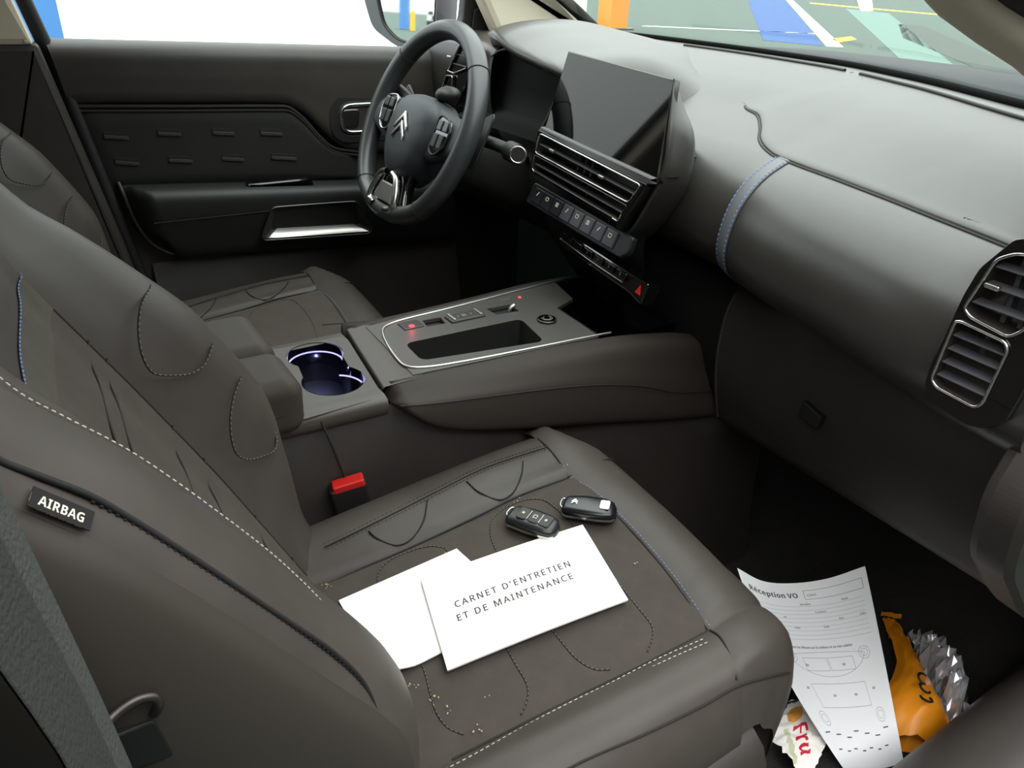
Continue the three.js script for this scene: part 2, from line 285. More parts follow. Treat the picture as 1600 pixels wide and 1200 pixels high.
{ // bonnet outside the windscreen
  const b = thing('car_bonnet', 'dark grey bonnet just beyond the lower edge of the windscreen', 'bonnet', [1.6, 0.3, 0]);
  part(b, 'panel', loft(lin(-0.8, 0.8, 24).map((z) => { const q = z / 0.8, d = 0.05 * q ** 4, x = 1.2 - 0.14 * q * q + 0.1; return crv([[x, 0.83 - d, z], [x + 0.02, 0.848 - d, z], [1.55, 0.857 - d, z], [1.9, 0.81 - d, z], [2.2, 0.68 - d, z], [2.24, 0.45, z]], 20); })), M.body);
  part(b, 'cowl', loft(lin(-0.75, 0.75, 20).map((z) => { const x = wsX(z) + 0.03; return [[x, 0.855, z], [x + 0.05, 0.835, z], [x + 0.14, 0.77, z]]; })), M.darkPlastic);
  for (const [a, c] of [[[1.15, 0.845, -0.5], [1.06, 0.85, 0.05]], [[1.08, 0.845, 0.02], [0.93, 0.86, 0.4]]]) part(b, 'wiper', [tube([a, c], 0.006, { n: 4 }), tube([[a[0], a[1] + 0.01, a[2]], [c[0], c[1] + 0.01, c[2]]], 0.004, { n: 4 })], M.rubber);
}

{ // a parked van and posts behind the car, mirrored in the wing mirror
  const v = thing('van', 'white van parked behind the car, seen in the wing mirror', 'van', [-9, -0.38, -4.6]);
  const pr = [[0, 0.35], [0, 1.0], [0.25, 1.15], [1.1, 1.25], [1.75, 2.0], [2.1, 2.15], [5, 2.2], [5.1, 2.1], [5.1, 0.35]];
  part(v, 'body', ext(rpoly(pr, 0.08), 1.9, 0.06).rotateY(Math.PI).translate(-6.4, -0.38, -3.6), M.carWhite);
  part(v, 'windscreen', new THREE.BoxGeometry(0.03, 0.75, 1.6).rotateZ(0.7).translate(-7.84, 1.28, -4.55), M.carGlass);
  part(v, 'side_window', move(box(0.9, 0.55, 0.02, 0.01), -8.5, 1.3, -3.59), M.carGlass); part(v, 'grille', move(box(0.04, 0.22, 1.2, 0.01), -6.38, 0.35, -4.55), M.black); part(v, 'bumper', move(box(0.12, 0.25, 1.86, 0.04), -6.36, 0.06, -4.55), M.darkPlastic);
  for (const z of [-3.85, -5.25]) part(v, 'headlamp', move(box(0.06, 0.2, 0.3, 0.03), -6.4, 0.62, z), M.carGlass);
  for (const x of [-7.3, -10.6]) for (const z of [-3.66, -5.4]) part(v, 'wheel', [new THREE.TorusGeometry(0.25, 0.09, 10, 28).translate(x, -0.04, z), new THREE.CylinderGeometry(0.2, 0.2, 0.08, 20).rotateX(Math.PI / 2).translate(x, -0.04, z)], M.rubber);
  v.position.set(-49.6, -0.38, -11.3);
  const c = thing('column', 'dark blue steel column far behind the car, seen in the wing mirror', 'post', [-46, -0.38, -13.3]);
  part(c, 'shaft', move(box(0.5, 5, 0.5, 0.02), -46, 2.12, -13.3), M.blueSteel); part(c, 'base_plate', move(box(0.8, 0.04, 0.8, 0.01), -46, -0.36, -13.3), M.steel);
  const b = thing('bollard', 'yellow bollard at the foot of the far dark column', 'bollard', [-44, -0.38, -12.3]);
  part(b, 'post', new THREE.LatheGeometry([[0.001, 1.05], [0.1, 1.04], [0.14, 0.99], [0.15, 0.0]].map((p) => new THREE.Vector2(...p)), 24).translate(-44, -0.38, -12.3), M.yellow); part(b, 'flange', new THREE.CylinderGeometry(0.26, 0.26, 0.02, 24).translate(-44, -0.37, -12.3), M.steel);
}

// ================= seats =================
const SA = Math.PI / 180 * 26, sn = [Math.cos(SA), Math.sin(SA)], sb = [-Math.sin(SA), Math.cos(SA)];
const SP = (s, h, z) => [-0.02 + sb[0] * s + sn[0] * h, 0.37 + sb[1] * s + sn[1] * h, z]; // backrest: s up, h out of the panel
const hFar = fn([[-0.08, 0.03], [0, 0.036], [0.1, 0.068], [0.2, 0.095], [0.3, 0.09], [0.37, 0.072], [0.43, 0.052], [0.47, 0.036], [0.6, 0.02]]);
const hNear = fn([[-0.16, -0.09], [-0.08, -0.075], [0.0, -0.065], [0.07, -0.022], [0.14, 0.032], [0.22, 0.06], [0.31, 0.053], [0.38, 0.046], [0.44, 0.038], [0.5, 0.024], [0.62, 0.012]]);
const taper = fn([[-0.1, 0], [0.3, 0], [0.5, 0.006], [0.62, 0.05]]);
// one row of (z, h) across the backrest at height s, split into far bolster, centre, near bolster and side
function backRow(s, which) {
  const f = hFar(s), n = hNear(s), t = taper(s), cc = -0.004;
  const sets = {
    far: [[0.165 + t, -0.115], [0.142 + t, -0.06], [0.136 + t, f * 0.45 - 0.01], [0.148 + t, f * 0.93], [0.168 + t, f], [0.19, f * 0.9], [0.212, f * 0.55], [0.232, f * 0.2 + 0.003], [0.24, f * 0.1]],
    centre: [[0.24, f * 0.1], [0.246, f * 0.1 + 0.003], [0.27, 0.003], [0.31, 0.002], [0.4, cc], [0.49, 0.002], [0.525, n * 0.45], [0.545, n * 0.88], [0.556, n - 0.003], [0.566, n - 0.003]],
    near: [[0.554, n - 0.002], [0.56, n + 0.002], [0.585, n + 0.006], [0.61, n + 0.003], [0.628, n - 0.006], [0.634, n - 0.012]],
    side: [[0.634, n - 0.012], [0.641, n - 0.014], [0.65, n - 0.03], [0.655, n - 0.07], [0.648, -0.07], [0.62, -0.12]],
  }[which], wide = 0.03 * sm((0.17 - s) / 0.2);
  return crv(sets.map(([z, h]) => SP(s, h, z + wide * sm((z - 0.4) / 0.15))), { far: 26, centre: 26, near: 16, side: 20 }[which]);
}
const y0 = (x) => 0.363 + 0.115 * x;
const hL = fn([[-0.12, 0.012], [0, 0.014], [0.1, 0.013], [0.2, 0.011], [0.285, 0.008], [0.36, 0.002]]);
const hR = fn([[-0.12, 0.02], [0, 0.018], [0.2, 0.014], [0.3, 0.01]]);
const seamF = fn([[0.13, 0.353], [0.2, 0.35], [0.27, 0.343], [0.36, 0.346], [0.46, 0.335], [0.52, 0.322], [0.56, 0.309], [0.6, 0.298], [0.645, 0.285]]);
const nose = fn([[0.13, 0.372], [0.15, 0.4], [0.19, 0.425], [0.246, 0.442], [0.33, 0.437], [0.418, 0.43], [0.527, 0.416], [0.593, 0.402], [0.625, 0.38], [0.645, 0.335]]);
const zL = fn([[-0.1, 0.245], [0, 0.252], [0.09, 0.26], [0.34, 0.27]]), zR = fn([[-0.1, 0.522], [0.016, 0.532], [0.223, 0.553], [0.31, 0.56]]);
function cushRow(x, which) {
  const l = hL(x), r = hR(x), a = zL(x), b = zR(x), y = y0(x);
  const sets = {
    left: [[0.16, -0.15], [0.148, -0.1], [0.146, -0.045], [0.152, l - 0.018], [0.168, l - 0.003], [a - 0.06, l + 0.002], [a - 0.03, l * 0.8], [a - 0.008, 0.006], [a, -0.002]],
    centre: [[a, -0.002], [a + 0.008, 0.003], [a + 0.05, 0.002], [0.4, 0], [b - 0.05, 0.002], [b - 0.008, 0.003], [b, -0.001]],
    right: [[b, -0.001], [b + 0.006, 0.003], [b + 0.03, r], [b + 0.055, r - 0.004], [0.632, -0.02], [0.643, -0.06], [0.642, -0.085]],
  }[which];
  return crv(sets.map(([z, h]) => [x, y + h, z]), { left: 26, centre: 26, right: 20 }[which]);
}
function cushY(x, z) { let b = 9, y = y0(x); for (const w of ['left', 'centre', 'right']) for (const p of cushRow(x, w)) if (p.y > y0(x) - 0.07 && Math.abs(p.z - z) < b) { b = Math.abs(p.z - z); y = p.y; } return y; }
function makeSeat(name, label) {
  const o = thing(name, label, 'car seat', [0.1, 0, 0.4]);
  const br = part(o, 'backrest', loft(lin(-0.06, 0.414, 40).map((s) => backRow(s, 'centre'))), M.suede);
  part(br, 'ribbed_strip', loft(lin(0.412, 0.446, 6).map((s) => backRow(s, 'centre').map((p) => p.clone().add(new THREE.Vector3(0.0012, 0.0006, 0))))), M.ribbed);
  part(br, 'upper_pad', loft(lin(0.442, 0.62, 20).map((s, i) => backRow(s, 'centre').map((p) => p.clone().add(new THREE.Vector3(0.9, 0.44, 0).multiplyScalar(0.004 * sm(i / 3)))))), M.leather);
  part(br, 'stitching', stitches(backRow(0.446, 'centre').slice(0, 22).map((p) => p.clone().add(new THREE.Vector3(0.002, 0.0012, 0)))), M.stitchBlue).userData.kind = 'stuff';
  part(br, 'inner_bolster', loft(lin(-0.06, 0.62, 44).map((s) => backRow(s, 'far'))), M.leather);
  part(br, 'outer_bolster', loft(lin(-0.03, 0.62, 44).map((s) => backRow(s, 'near'))), M.leather);
  part(br, 'side_panel', loft(lin(-0.03, 0.62, 44).map((s) => backRow(s, 'side'))), M.shadedLeather);
  part(br, 'back_shell', loft([[0.165, -0.115], [0.3, -0.14], [0.5, -0.14], [0.62, -0.12]].map(([z, h]) => lin(-0.1, 0.62, 20).map((s) => SP(s, h, z + (z < 0.3 ? taper(s) : 0))))), M.darkPlastic);
  const hr = []; for (let i = 0; i <= 20; i++) { const a = i / 20 * 2 * Math.PI; hr.push([Math.cos(a), Math.sin(a)]); }
  part(o, 'headrest', loft(lin(0, 1, 10).map((t) => { const k = Math.sin(Math.PI * clamp(t, 0.03, 0.97)) ** 0.35; return hr.map(([c, q]) => SP(0.66 + 0.2 * t, -0.02 + 0.055 * q * k, 0.4 + 0.135 * c * k)); }), { caps: true }), M.leather);
  const cu = part(o, 'cushion', loft(lin(-0.1, 1, 40).map((t, i) => crvRow(i / 40))), M.suede);
  part(cu, 'inner_bolster', loft(lin(0, 1, 40).map((t) => cushRowTo(t, 'left'))), M.leather);
  part(cu, 'outer_bolster', loft(lin(0, 1, 40).map((t) => cushRowTo(t, 'right'))), M.leather);
  // front roll
  const rows = lin(0.134, 0.642, 60).map((z) => {
    const f = seamF(z), n = nose(z), y = z > 0.5 ? cushY(f, z) : y0(f) + hL(f) * sm((0.262 - z) / 0.05) + hR(f) * sm((z - 0.563) / 0.03) - 0.012 * (1 - sm((z - 0.134) / 0.03)) - 0.016 * (1 - sm((0.642 - z) / 0.03)), e = sm((Math.min(z - 0.13, 0.645 - z)) / 0.035);
    return crv([[f, y - 0.001, z], [f + 0.006, y + 0.002, z], [lerp(f, n, 0.45), y + 0.007 * e, z], [n - 0.022, y - 0.004 - 0.01 * (1 - e), z], [n - 0.003, y - 0.028, z], [n + 0.004, y - 0.06, z], [n - 0.008, y - 0.1, z], [n - 0.05, y - 0.15, z]], 22);
  });
  part(cu, 'front_roll', loft(rows), M.leather);
  part(o, 'side_skirt', loft(lin(-0.16, 0.31, 24).map((x) => crv([[x, 0.31 + 0.03 * sm(x / 0.3), 0.62], [x, 0.3 + 0.02 * sm(x / 0.3), 0.655], [x, 0.25, 0.668], [x, 0.17, 0.66]], 10))), M.plastic);
  part(o, 'inner_skirt', loft(lin(-0.16, 0.4, 24).map((x) => [[x, 0.3, 0.162], [x, 0.16, 0.165]])), M.plastic);
  for (const z of [0.22, 0.58]) part(o, 'rail', move(box(0.6, 0.05, 0.05, 0.005), 0.1, 0.03, z), M.black);
  part(o, 'seat_base', move(box(0.42, 0.12, 0.36, 0.02), 0.06, 0.11, 0.4), M.black);
  return o;
}
function cushRowTo(t, w) { const r = cushRow(lerp(-0.09, 0.3, t), w); return r.map((p) => { const f = seamF(p.z), x = lerp(-0.09, f, t); const q = cushRow(x, w); return p; }).map((p, i) => { const x = lerp(-0.09, seamF(p.z), t); const q = cushRow(x, w)[i]; return [x, q.y, q.z]; }); }
function crvRow(t) { return cushRowTo(t, 'centre'); }
const paxSeat = makeSeat('car_seat_unit', 'dark leather and suede passenger seat carrying booklets and keys');

// ---- seat details: seams, stitches and quilting lie on the surfaces above ----
function seatDetails(o) {
  const by = {}; o.traverse((c) => { by[c.name] = c; });
  const br = by.backrest, cu = by.cushion;
  const seam = (p, pts, r = 0.0011) => part(p, 'seam', tube(pts, r, { n: pts.length * 6, seg: 6 }), M.seam);
  const sew = (p, pts, m = M.stitchGrey, len = 0.0034, gap = 0.0022, w = 0.0009) => part(p, 'stitching', stitches(pts, len, gap, w), m).userData.kind = 'stuff';
  const off = (pts, d) => pts.map((p) => [p[0] + d[0], p[1] + d[1], p[2] + d[2]]);
  // cushion
  const top = [[0.017, 0.379, 0.216], [0.055, 0.384, 0.215], [0.115, 0.391, 0.211], [0.172, 0.397, 0.206], [0.249, 0.404, 0.199], [0.309, 0.408, 0.202], [0.352, 0.409, 0.204]];
  seam(cu, top, 0.0008); sew(cu, off(top, [0, 0.0003, 0.005]), M.stitchDark); sew(cu, off(top, [0, -0.0002, -0.006]), M.stitchDark);
  seam(cu, [[0.356, 0.402, 0.155], [0.355, 0.405, 0.169], [0.352, 0.408, 0.204], [0.348, 0.405, 0.239], [0.341, 0.402, 0.269]]);
  seam(cu, [[-0.02, 0.362, 0.262], [0.045, 0.3715, 0.265], [0.113, 0.3785, 0.267], [0.198, 0.3865, 0.265], [0.27, 0.396, 0.265], [0.339, 0.4, 0.269]], 0.0014);
  seam(cu, [[0.339, 0.401, 0.269], [0.38, 0.4065, 0.268], [0.418, 0.402, 0.264], [0.436, 0.385, 0.262]]);
  for (const u of [[[0.072, 0.3845, 0.221], [0.077, 0.3815, 0.236], [0.094, 0.3775, 0.255], [0.112, 0.3795, 0.256], [0.136, 0.3875, 0.242], [0.157, 0.3945, 0.213]], [[0.217, 0.4005, 0.209], [0.221, 0.3975, 0.233], [0.238, 0.3955, 0.26], [0.256, 0.3985, 0.26], [0.288, 0.4035, 0.234], [0.303, 0.4065, 0.214]]]) { seam(cu, off(u, [0, 0.0008, 0.0006]), 0.001); sew(cu, off(u, [0, 0.0016, 0.0008]), M.stitchDark); }
  const lift = (pts) => pts.map(([x, z]) => [x, cushY(x, z) + 0.0008, z]);
  for (const q of [
    [[0.289, 0.317], [0.289, 0.362], [0.285, 0.405], [0.275, 0.454], [0.269, 0.493], [0.263, 0.525], [0.251, 0.538], [0.238, 0.546]],
    [[0.289, 0.317], [0.284, 0.292], [0.263, 0.277], [0.219, 0.28], [0.199, 0.301], [0.188, 0.336], [0.18, 0.408], [0.175, 0.484], [0.175, 0.515], [0.182, 0.533], [0.194, 0.541]],
    [[0.14, 0.293], [0.137, 0.367], [0.122, 0.473], [0.116, 0.51], [0.107, 0.523], [0.094, 0.532]],
    [[0.14, 0.293], [0.126, 0.28], [0.093, 0.272], [0.07, 0.275], [0.053, 0.29], [0.05, 0.35], [0.042, 0.43], [0.034, 0.461], [0.029, 0.486], [0.031, 0.506], [0.039, 0.519]]]) { const l = lift(q); seam(cu, l.map((p) => [p[0], p[1] - 0.0007, p[2]]), 0.0009); sew(cu, l, M.stitchGrey, 0.0026, 0.0026, 0.0008); }
  const dbl = [[0.293, 0.569], [0.241, 0.559], [0.186, 0.551], [0.132, 0.545], [0.095, 0.542], [0.024, 0.541], [-0.03, 0.535]];
  const dl = dbl.map(([x, z]) => [x, cushY(x, z) + 0.001, z]);
  seam(cu, [[0.309, 0.3975, 0.56], [0.241, 0.39, 0.5545], [0.132, 0.377, 0.542], [0.02, 0.365, 0.532]], 0.0014);
  sew(cu, dl, M.stitchWhite, 0.0038); sew(cu, off(dl, [0, 0.001, 0.006]), M.stitchWhite, 0.0038);
  const bl = [[0.34, 0.4015, 0.27], [0.347, 0.4045, 0.308], [0.346, 0.404, 0.365], [0.34, 0.4035, 0.422], [0.331, 0.403, 0.475], [0.32, 0.4025, 0.521], [0.311, 0.4, 0.559]];
  seam(cu, off(bl, [-0.002, -0.001, 0]), 0.0012); sew(cu, off(bl, [0.002, 0.0005, 0]), M.stitchBlue, 0.0034);
  seam(cu, [[0.31, 0.4, 0.561], [0.308, 0.4055, 0.575], [0.299, 0.406, 0.598], [0.288, 0.398, 0.62]]);
  const rl = [[0.395, 0.335, 0.612], [0.368, 0.366, 0.626], [0.328, 0.387, 0.629], [0.286, 0.394, 0.624], [0.247, 0.392, 0.622], [0.175, 0.389, 0.615], [0.109, 0.385, 0.605], [0.02, 0.375, 0.597]]; seam(cu, rl, 0.0012);
  // backrest: far bolster
  const U1 = [[-0.11, 0.724, 0.178], [-0.126, 0.716, 0.21], [-0.133, 0.7, 0.225], [-0.135, 0.681, 0.237], [-0.13, 0.665, 0.24], [-0.113, 0.654, 0.232], [-0.095, 0.647, 0.221], [-0.081, 0.648, 0.211], [-0.067, 0.659, 0.192]];
  const U2 = [[-0.045, 0.617, 0.194], [-0.058, 0.606, 0.21], [-0.067, 0.59, 0.223], [-0.071, 0.571, 0.233], [-0.069, 0.555, 0.237], [-0.06, 0.543, 0.233], [-0.039, 0.532, 0.219], [-0.022, 0.528, 0.204], [-0.012, 0.545, 0.17]];
  for (const u of [U1, U2]) { const q = off(u, [0.0006, 0.0004, 0]); seam(br, u, 0.001); sew(br, off(q, [0, 0, 0.0012]), M.stitchGrey, 0.003, 0.0024, 0.0009); }
  seam(br, lin(-0.02, 0.44, 16).map((s) => SP(s, hFar(s) * 0.1 + 0.0005, 0.24)), 0.0012);
  // channels of the centre panel
  for (const s of [0.03, 0.11, 0.205, 0.255, 0.345, 0.367]) seam(br, [[0.243, hFar(s) * 0.1 + 0.003], [0.26, 0.004], [0.3, 0.0025], [0.36, -0.0015], [0.44, -0.0015], [0.5, 0.004]].map(([z, h], i) => SP(s - 0.02 * sm(i / 5) + (i < 1 ? 0.004 : 0), h, z)), 0.0011);
  // near bolster: white stitches and the piping
  const st = [[-0.224, 0.855, 0.583], [-0.2135, 0.8335, 0.579], [-0.2005, 0.8155, 0.574], [-0.1785, 0.7885, 0.571], [-0.149, 0.749, 0.578], [-0.115, 0.695, 0.583], [-0.094, 0.652, 0.59], [-0.085, 0.61, 0.6]];
  sew(br, off(st, [0.001, 0.0008, 0]), M.stitchWhite, 0.0026, 0.0013, 0.0009);
  const pp = [[-0.23, 0.845, 0.624], [-0.222, 0.831, 0.624], [-0.214, 0.822, 0.623], [-0.197, 0.804, 0.622], [-0.186, 0.789, 0.622], [-0.165, 0.758, 0.623], [-0.141, 0.72, 0.623], [-0.127, 0.698, 0.623], [-0.105, 0.663, 0.624], [-0.091, 0.634, 0.627], [-0.084, 0.6, 0.635]];
  const pipe = part(br, 'piping', tube(off(pp, [-0.0005, 0, 0.0005]), 0.0016, { n: 90 }), M.rubber);
  part(pipe, 'stitching', stitches(off(pp.slice(3), [-0.0012, -0.0008, 0.0018]), 0.0022, 0.0018, 0.0013), M.stitchDark).userData.kind = 'stuff';
  // airbag tag
  const c = document.createElement('canvas'); c.width = 512; c.height = 160; const x = c.getContext('2d');
  x.fillStyle = '#1a1918'; x.fillRect(0, 0, 512, 160); x.fillStyle = '#d8d4c6'; x.font = 'bold 104px sans-serif'; x.textAlign = 'center'; x.textBaseline = 'middle'; x.fillText('AIRBAG', 256, 84);
  const t = new THREE.CanvasTexture(c); t.colorSpace = THREE.SRGBColorSpace;
  const g = new THREE.BoxGeometry(0.026, 0.0085, 0.0006); g.attributes.uv = g.attributes.uv.clone();
  const TL = new THREE.Vector3(-0.2147, 0.8195, 0.6285), TR = new THREE.Vector3(-0.197, 0.799, 0.6275), BL = new THREE.Vector3(-0.2172, 0.8185, 0.6325);
  const u = TR.clone().sub(TL).normalize(), w = new THREE.Vector3(0.74, 0.42, 0.53), v0 = new THREE.Vector3().crossVectors(w, u).normalize(), w2 = new THREE.Vector3().crossVectors(u, v0);
  const mid = TL.clone().add(TR).multiplyScalar(0.5).addScaledVector(v0, -0.0045);
  part(o, 'airbag_tag', g.applyMatrix4(new THREE.Matrix4().makeBasis(u, v0, w2).setPosition(mid)), S({ map: t, roughness: 0.9 }), 'black cloth tag reading AIRBAG');
}
seatDetails(paxSeat);
const drvSeat = paxSeat.clone(); drvSeat.name = numbered('passenger_seat').replace('passenger_seat_001', 'driver_seat'); drvSeat.position.set(0.026, 0.008, -0.37); scene.add(drvSeat);
{ const t = drvSeat.children.find((c) => c.name === 'airbag_tag'); if (t) drvSeat.remove(t); }
drvSeat.userData = { label: 'dark driver seat behind the steering wheel, partly hidden by the armrest', category: 'car seat' };
{ // crumbs on the cushion
  const l = []; const b = new THREE.IcosahedronGeometry(1, 0);
  for (const [x, z, n] of [[0.023, 0.444, 5], [0.034, 0.471, 8], [0.078, 0.502, 2], [0.053, 0.524, 4], [0.035, 0.49, 3], [0.3, 0.33, 2], [0.31, 0.45, 2], [0.14, 0.3, 2], [0.0, 0.27, 6], [0.26, 0.268, 4], [0.35, 0.25, 4], [0.4, 0.3, 3]]) for (let i = 0; i < n; i++) { const a = x + (rnd() - 0.5) * 0.012, c = z + (rnd() - 0.5) * 0.012, r = 0.0004 + rnd() * 0.0007; l.push(b.clone().scale(r * 1.5, r * 0.7, r).rotateY(rnd() * 3).translate(a, (a > 0.34 ? 0.4055 : cushY(a, c) + 0.0025), c)); }
  const m = part(scene, 'crumbs', l, S({ color: 0xa8967a, roughness: 1 })); tag(m, 'pale crumbs scattered over the suede of the passenger cushion', 'crumbs'); m.userData.kind = 'stuff';
}
// ---- what lies on the passenger cushion ----
function textCanvas(w, h, draw) { const c = document.createElement('canvas'); c.width = w; c.height = h; const x = c.getContext('2d'); draw(x, w, h); const t = new THREE.CanvasTexture(c); t.colorSpace = THREE.SRGBColorSpace; return t; }
function sheetOnSeat(name, label, A, B, C, D, lift, thick, tex, group) { // corners: back-left, back-right, front-right, front-left as [x, z]
  const n = 24, rows = [], low = [], o = thing(name, label, name.includes('booklet') ? 'booklet' : 'paper', [(A[0] + C[0]) / 2, 0.37, (A[1] + C[1]) / 2]);
  const f = (i, j, dy) => { const u = i / n, v = j / n, x = lerp(lerp(A[0], B[0], u), lerp(D[0], C[0], u), v), z = lerp(lerp(A[1], B[1], u), lerp(D[1], C[1], u), v); return [x, y0(x) + lift(u, v) + dy, z]; };
  for (let j = 0; j <= n; j++) { const r = [], q = []; for (let i = 0; i <= n; i++) { r.push(f(i, j, thick)); q.push(f(i, j, 0)); } rows.push(r); low.push(q); }
  const top = loft(rows), uv = top.attributes.uv; for (let j = 0, k = 0; j <= n; j++) for (let i = 0; i <= n; i++, k++) uv.setXY(k, i / n, 1 - j / n);
  part(o, 'cover', top, tex);
  const edge = []; for (const [i0, j0, i1, j1] of [[0, 0, n, 0], [n, 0, n, n], [n, n, 0, n], [0, n, 0, 0]]) for (let k = 0; k < n; k++) edge.push([lerp(i0, i1, k / n), lerp(j0, j1, k / n)]);
  part(o, 'pages', [loft([edge.map(([i, j]) => f(i, j, thick)), edge.map(([i, j]) => f(i, j, 0))], { closeU: true }), loft(low)], M.paper);
  return o;
}
const coverTex = textCanvas(1024, 620, (x, w, h) => { x.fillStyle = '#f3f1ee'; x.fillRect(0, 0, w, h); x.fillStyle = '#3a3234'; x.font = '58px sans-serif'; x.textBaseline = 'middle'; x.textAlign = 'left'; x.strokeStyle = '#2e282a'; x.lineWidth = 2.2;
  const sp = (t, X, Y, L) => { let W0 = 0; for (const ch of t) W0 += x.measureText(ch).width; const k = (L - W0) / (t.length - 1); for (const ch of t) { x.fillText(ch, X, Y); x.strokeText(ch, X, Y); X += x.measureText(ch).width + k; } };
  sp("CARNET D'ENTRETIEN", 132, 255, 700); sp('ET DE MAINTENANCE', 120, 345, 690); });
sheetOnSeat('booklet', 'plain white booklet partly beneath the printed maintenance booklet', [0.003, 0.297], [0.15, 0.304], [0.165, 0.43], [0.0, 0.424], (u, v) => 0.0045 + 0.012 * (1 - sm(u / 0.25)) * sm(v) - 0.0006, 0.0016, M.paper);
sheetOnSeat('booklet', 'white maintenance booklet with two lines of capital print, lying on top', [0.091, 0.327], [0.293, 0.363], [0.262, 0.486], [0.058, 0.452], (u, v) => 0.0072 + 0.002 * Math.sin(u * 3.1), 0.0022, S({ map: coverTex, roughness: 0.75 }));
function keyFob(name, label, p, ang, face) { // long axis along local x
  const o = thing(name, label, 'car key', [p[0], y0(p[0]) + 0.004, p[1]]);
  const m = new THREE.Matrix4().makeRotationY(ang).premultiply(new THREE.Matrix4().makeRotationZ(0.115)).scale(new THREE.Vector3(0.92, 1.2, 0.98)).setPosition(...o.position);
  const sec = (x, w, h, y) => lin(0, 2 * Math.PI, 24).slice(0, 24).map((t) => { const c = Math.cos(t), s = Math.sin(t); return [x, y + h * Math.sign(s) * Math.abs(s) ** 0.6, w * Math.sign(c) * Math.abs(c) ** 0.55]; });
  const st = [[-0.037, 0.005, 0.003, 0.007], [-0.0355, 0.0125, 0.0058, 0.007], [-0.03, 0.0165, 0.0075, 0.0075], [-0.005, 0.0185, 0.0085, 0.0085], [0.02, 0.0175, 0.0085, 0.0085], [0.031, 0.0145, 0.0075, 0.0075], [0.0355, 0.009, 0.005, 0.0065], [0.037, 0.004, 0.0025, 0.006]];
  part(o, 'shell', at(loft(st.map((a) => sec(...a)), { closeU: true, caps: true }), m), face === 'buttons' ? S({ color: 0x1c1c1e, roughness: 0.35 }) : S({ color: 0x151518, roughness: 0.25 }));
  part(o, 'side_band', at(loft(st.slice(1, -1).map(([x, w, h, y]) => [[x, y + 0.0012, w + 0.0006], [x, y - 0.0018, w + 0.0006]])), m), M.chrome);
  part(o, 'key_ring_bar', at(tube([[-0.034, 0.009, -0.012], [-0.0385, 0.01, -0.011], [-0.0395, 0.01, 0.002], [-0.035, 0.009, 0.006]], 0.001, { n: 24 }), m), M.chrome);
  if (face === 'buttons') {
    for (const x of [-0.014, 0.004, 0.02]) part(o, 'button', at(ext(rect(0.015, 0.02, 0.004), 0.002, 0.0006).rotateX(-Math.PI / 2).translate(x, 0.0158, 0), m), M.darkPlastic);
    for (const x of [-0.005, 0.0125]) part(o, 'divider', at(move(box(0.0012, 0.0008, 0.016, 0.0002), x, 0.0178, 0), m), M.stitchWhite);
    for (const x of [-0.014, 0.004, 0.02]) part(o, 'icon', at(x === 0.004 ? ext(ring(rect(0.006, 0.006, 0.001), rect(0.0042, 0.0038, 0.0005)), 0.0006).rotateX(-Math.PI / 2).translate(x, 0.0178, 0) : new THREE.CylinderGeometry(0.002, 0.002, 0.0006, 12).translate(x, 0.0181, 0), m), M.stitchWhite);
  } else {
    part(o, 'white_label', at(ext(rect(0.013, 0.016, 0.003), 0.0012, 0.0004).rotateX(-Math.PI / 2).translate(0.021, 0.0168, 0), m), M.white);
    for (const k of [0, 1]) part(o, 'emblem', at(ext(new THREE.Shape([[-0.004, -0.003], [0, 0.001], [0.004, -0.003], [0.004, -0.0015], [0, 0.003], [-0.004, -0.0015]].map((q) => new THREE.Vector2(...q))), 0.0005).rotateX(-Math.PI / 2).translate(-0.02, 0.0162, 0.0015 - 0.0035 * k), m), M.chrome);
  }
  return o;
}
keyFob('key_fob', 'black car key with three buttons lying nearer the two booklets', [0.244, 0.329], -1.1, 'buttons');
keyFob('key_fob', 'black car key with a white label near the front of the cushion', [0.314, 0.35], -0.84, 'label');
{ // belt buckle
  const o = thing('belt_buckle', 'black seat belt buckle with a red button beside the passenger cushion', 'belt buckle', [0.08, 0.3, 0.135]);
  const m = new THREE.Matrix4().makeRotationFromEuler(new THREE.Euler(0, -0.25, 0.18)).setPosition(0.085, 0.365, 0.137);
  part(o, 'housing', at(move(box(0.05, 0.085, 0.024, 0.005), 0, -0.006, 0), m), M.darkPlastic); part(o, 'button', at(move(box(0.042, 0.012, 0.02, 0.003), 0.002, 0.036, 0.002), m), M.red); part(o, 'slot', at(move(box(0.034, 0.004, 0.004, 0.001), 0, 0.039, -0.009), m), M.black);
  part(o, 'stalk', tube([[0.08, 0.32, 0.137], [0.06, 0.24, 0.14], [0.04, 0.15, 0.142]], 0.009, { n: 16 }), M.black);
}
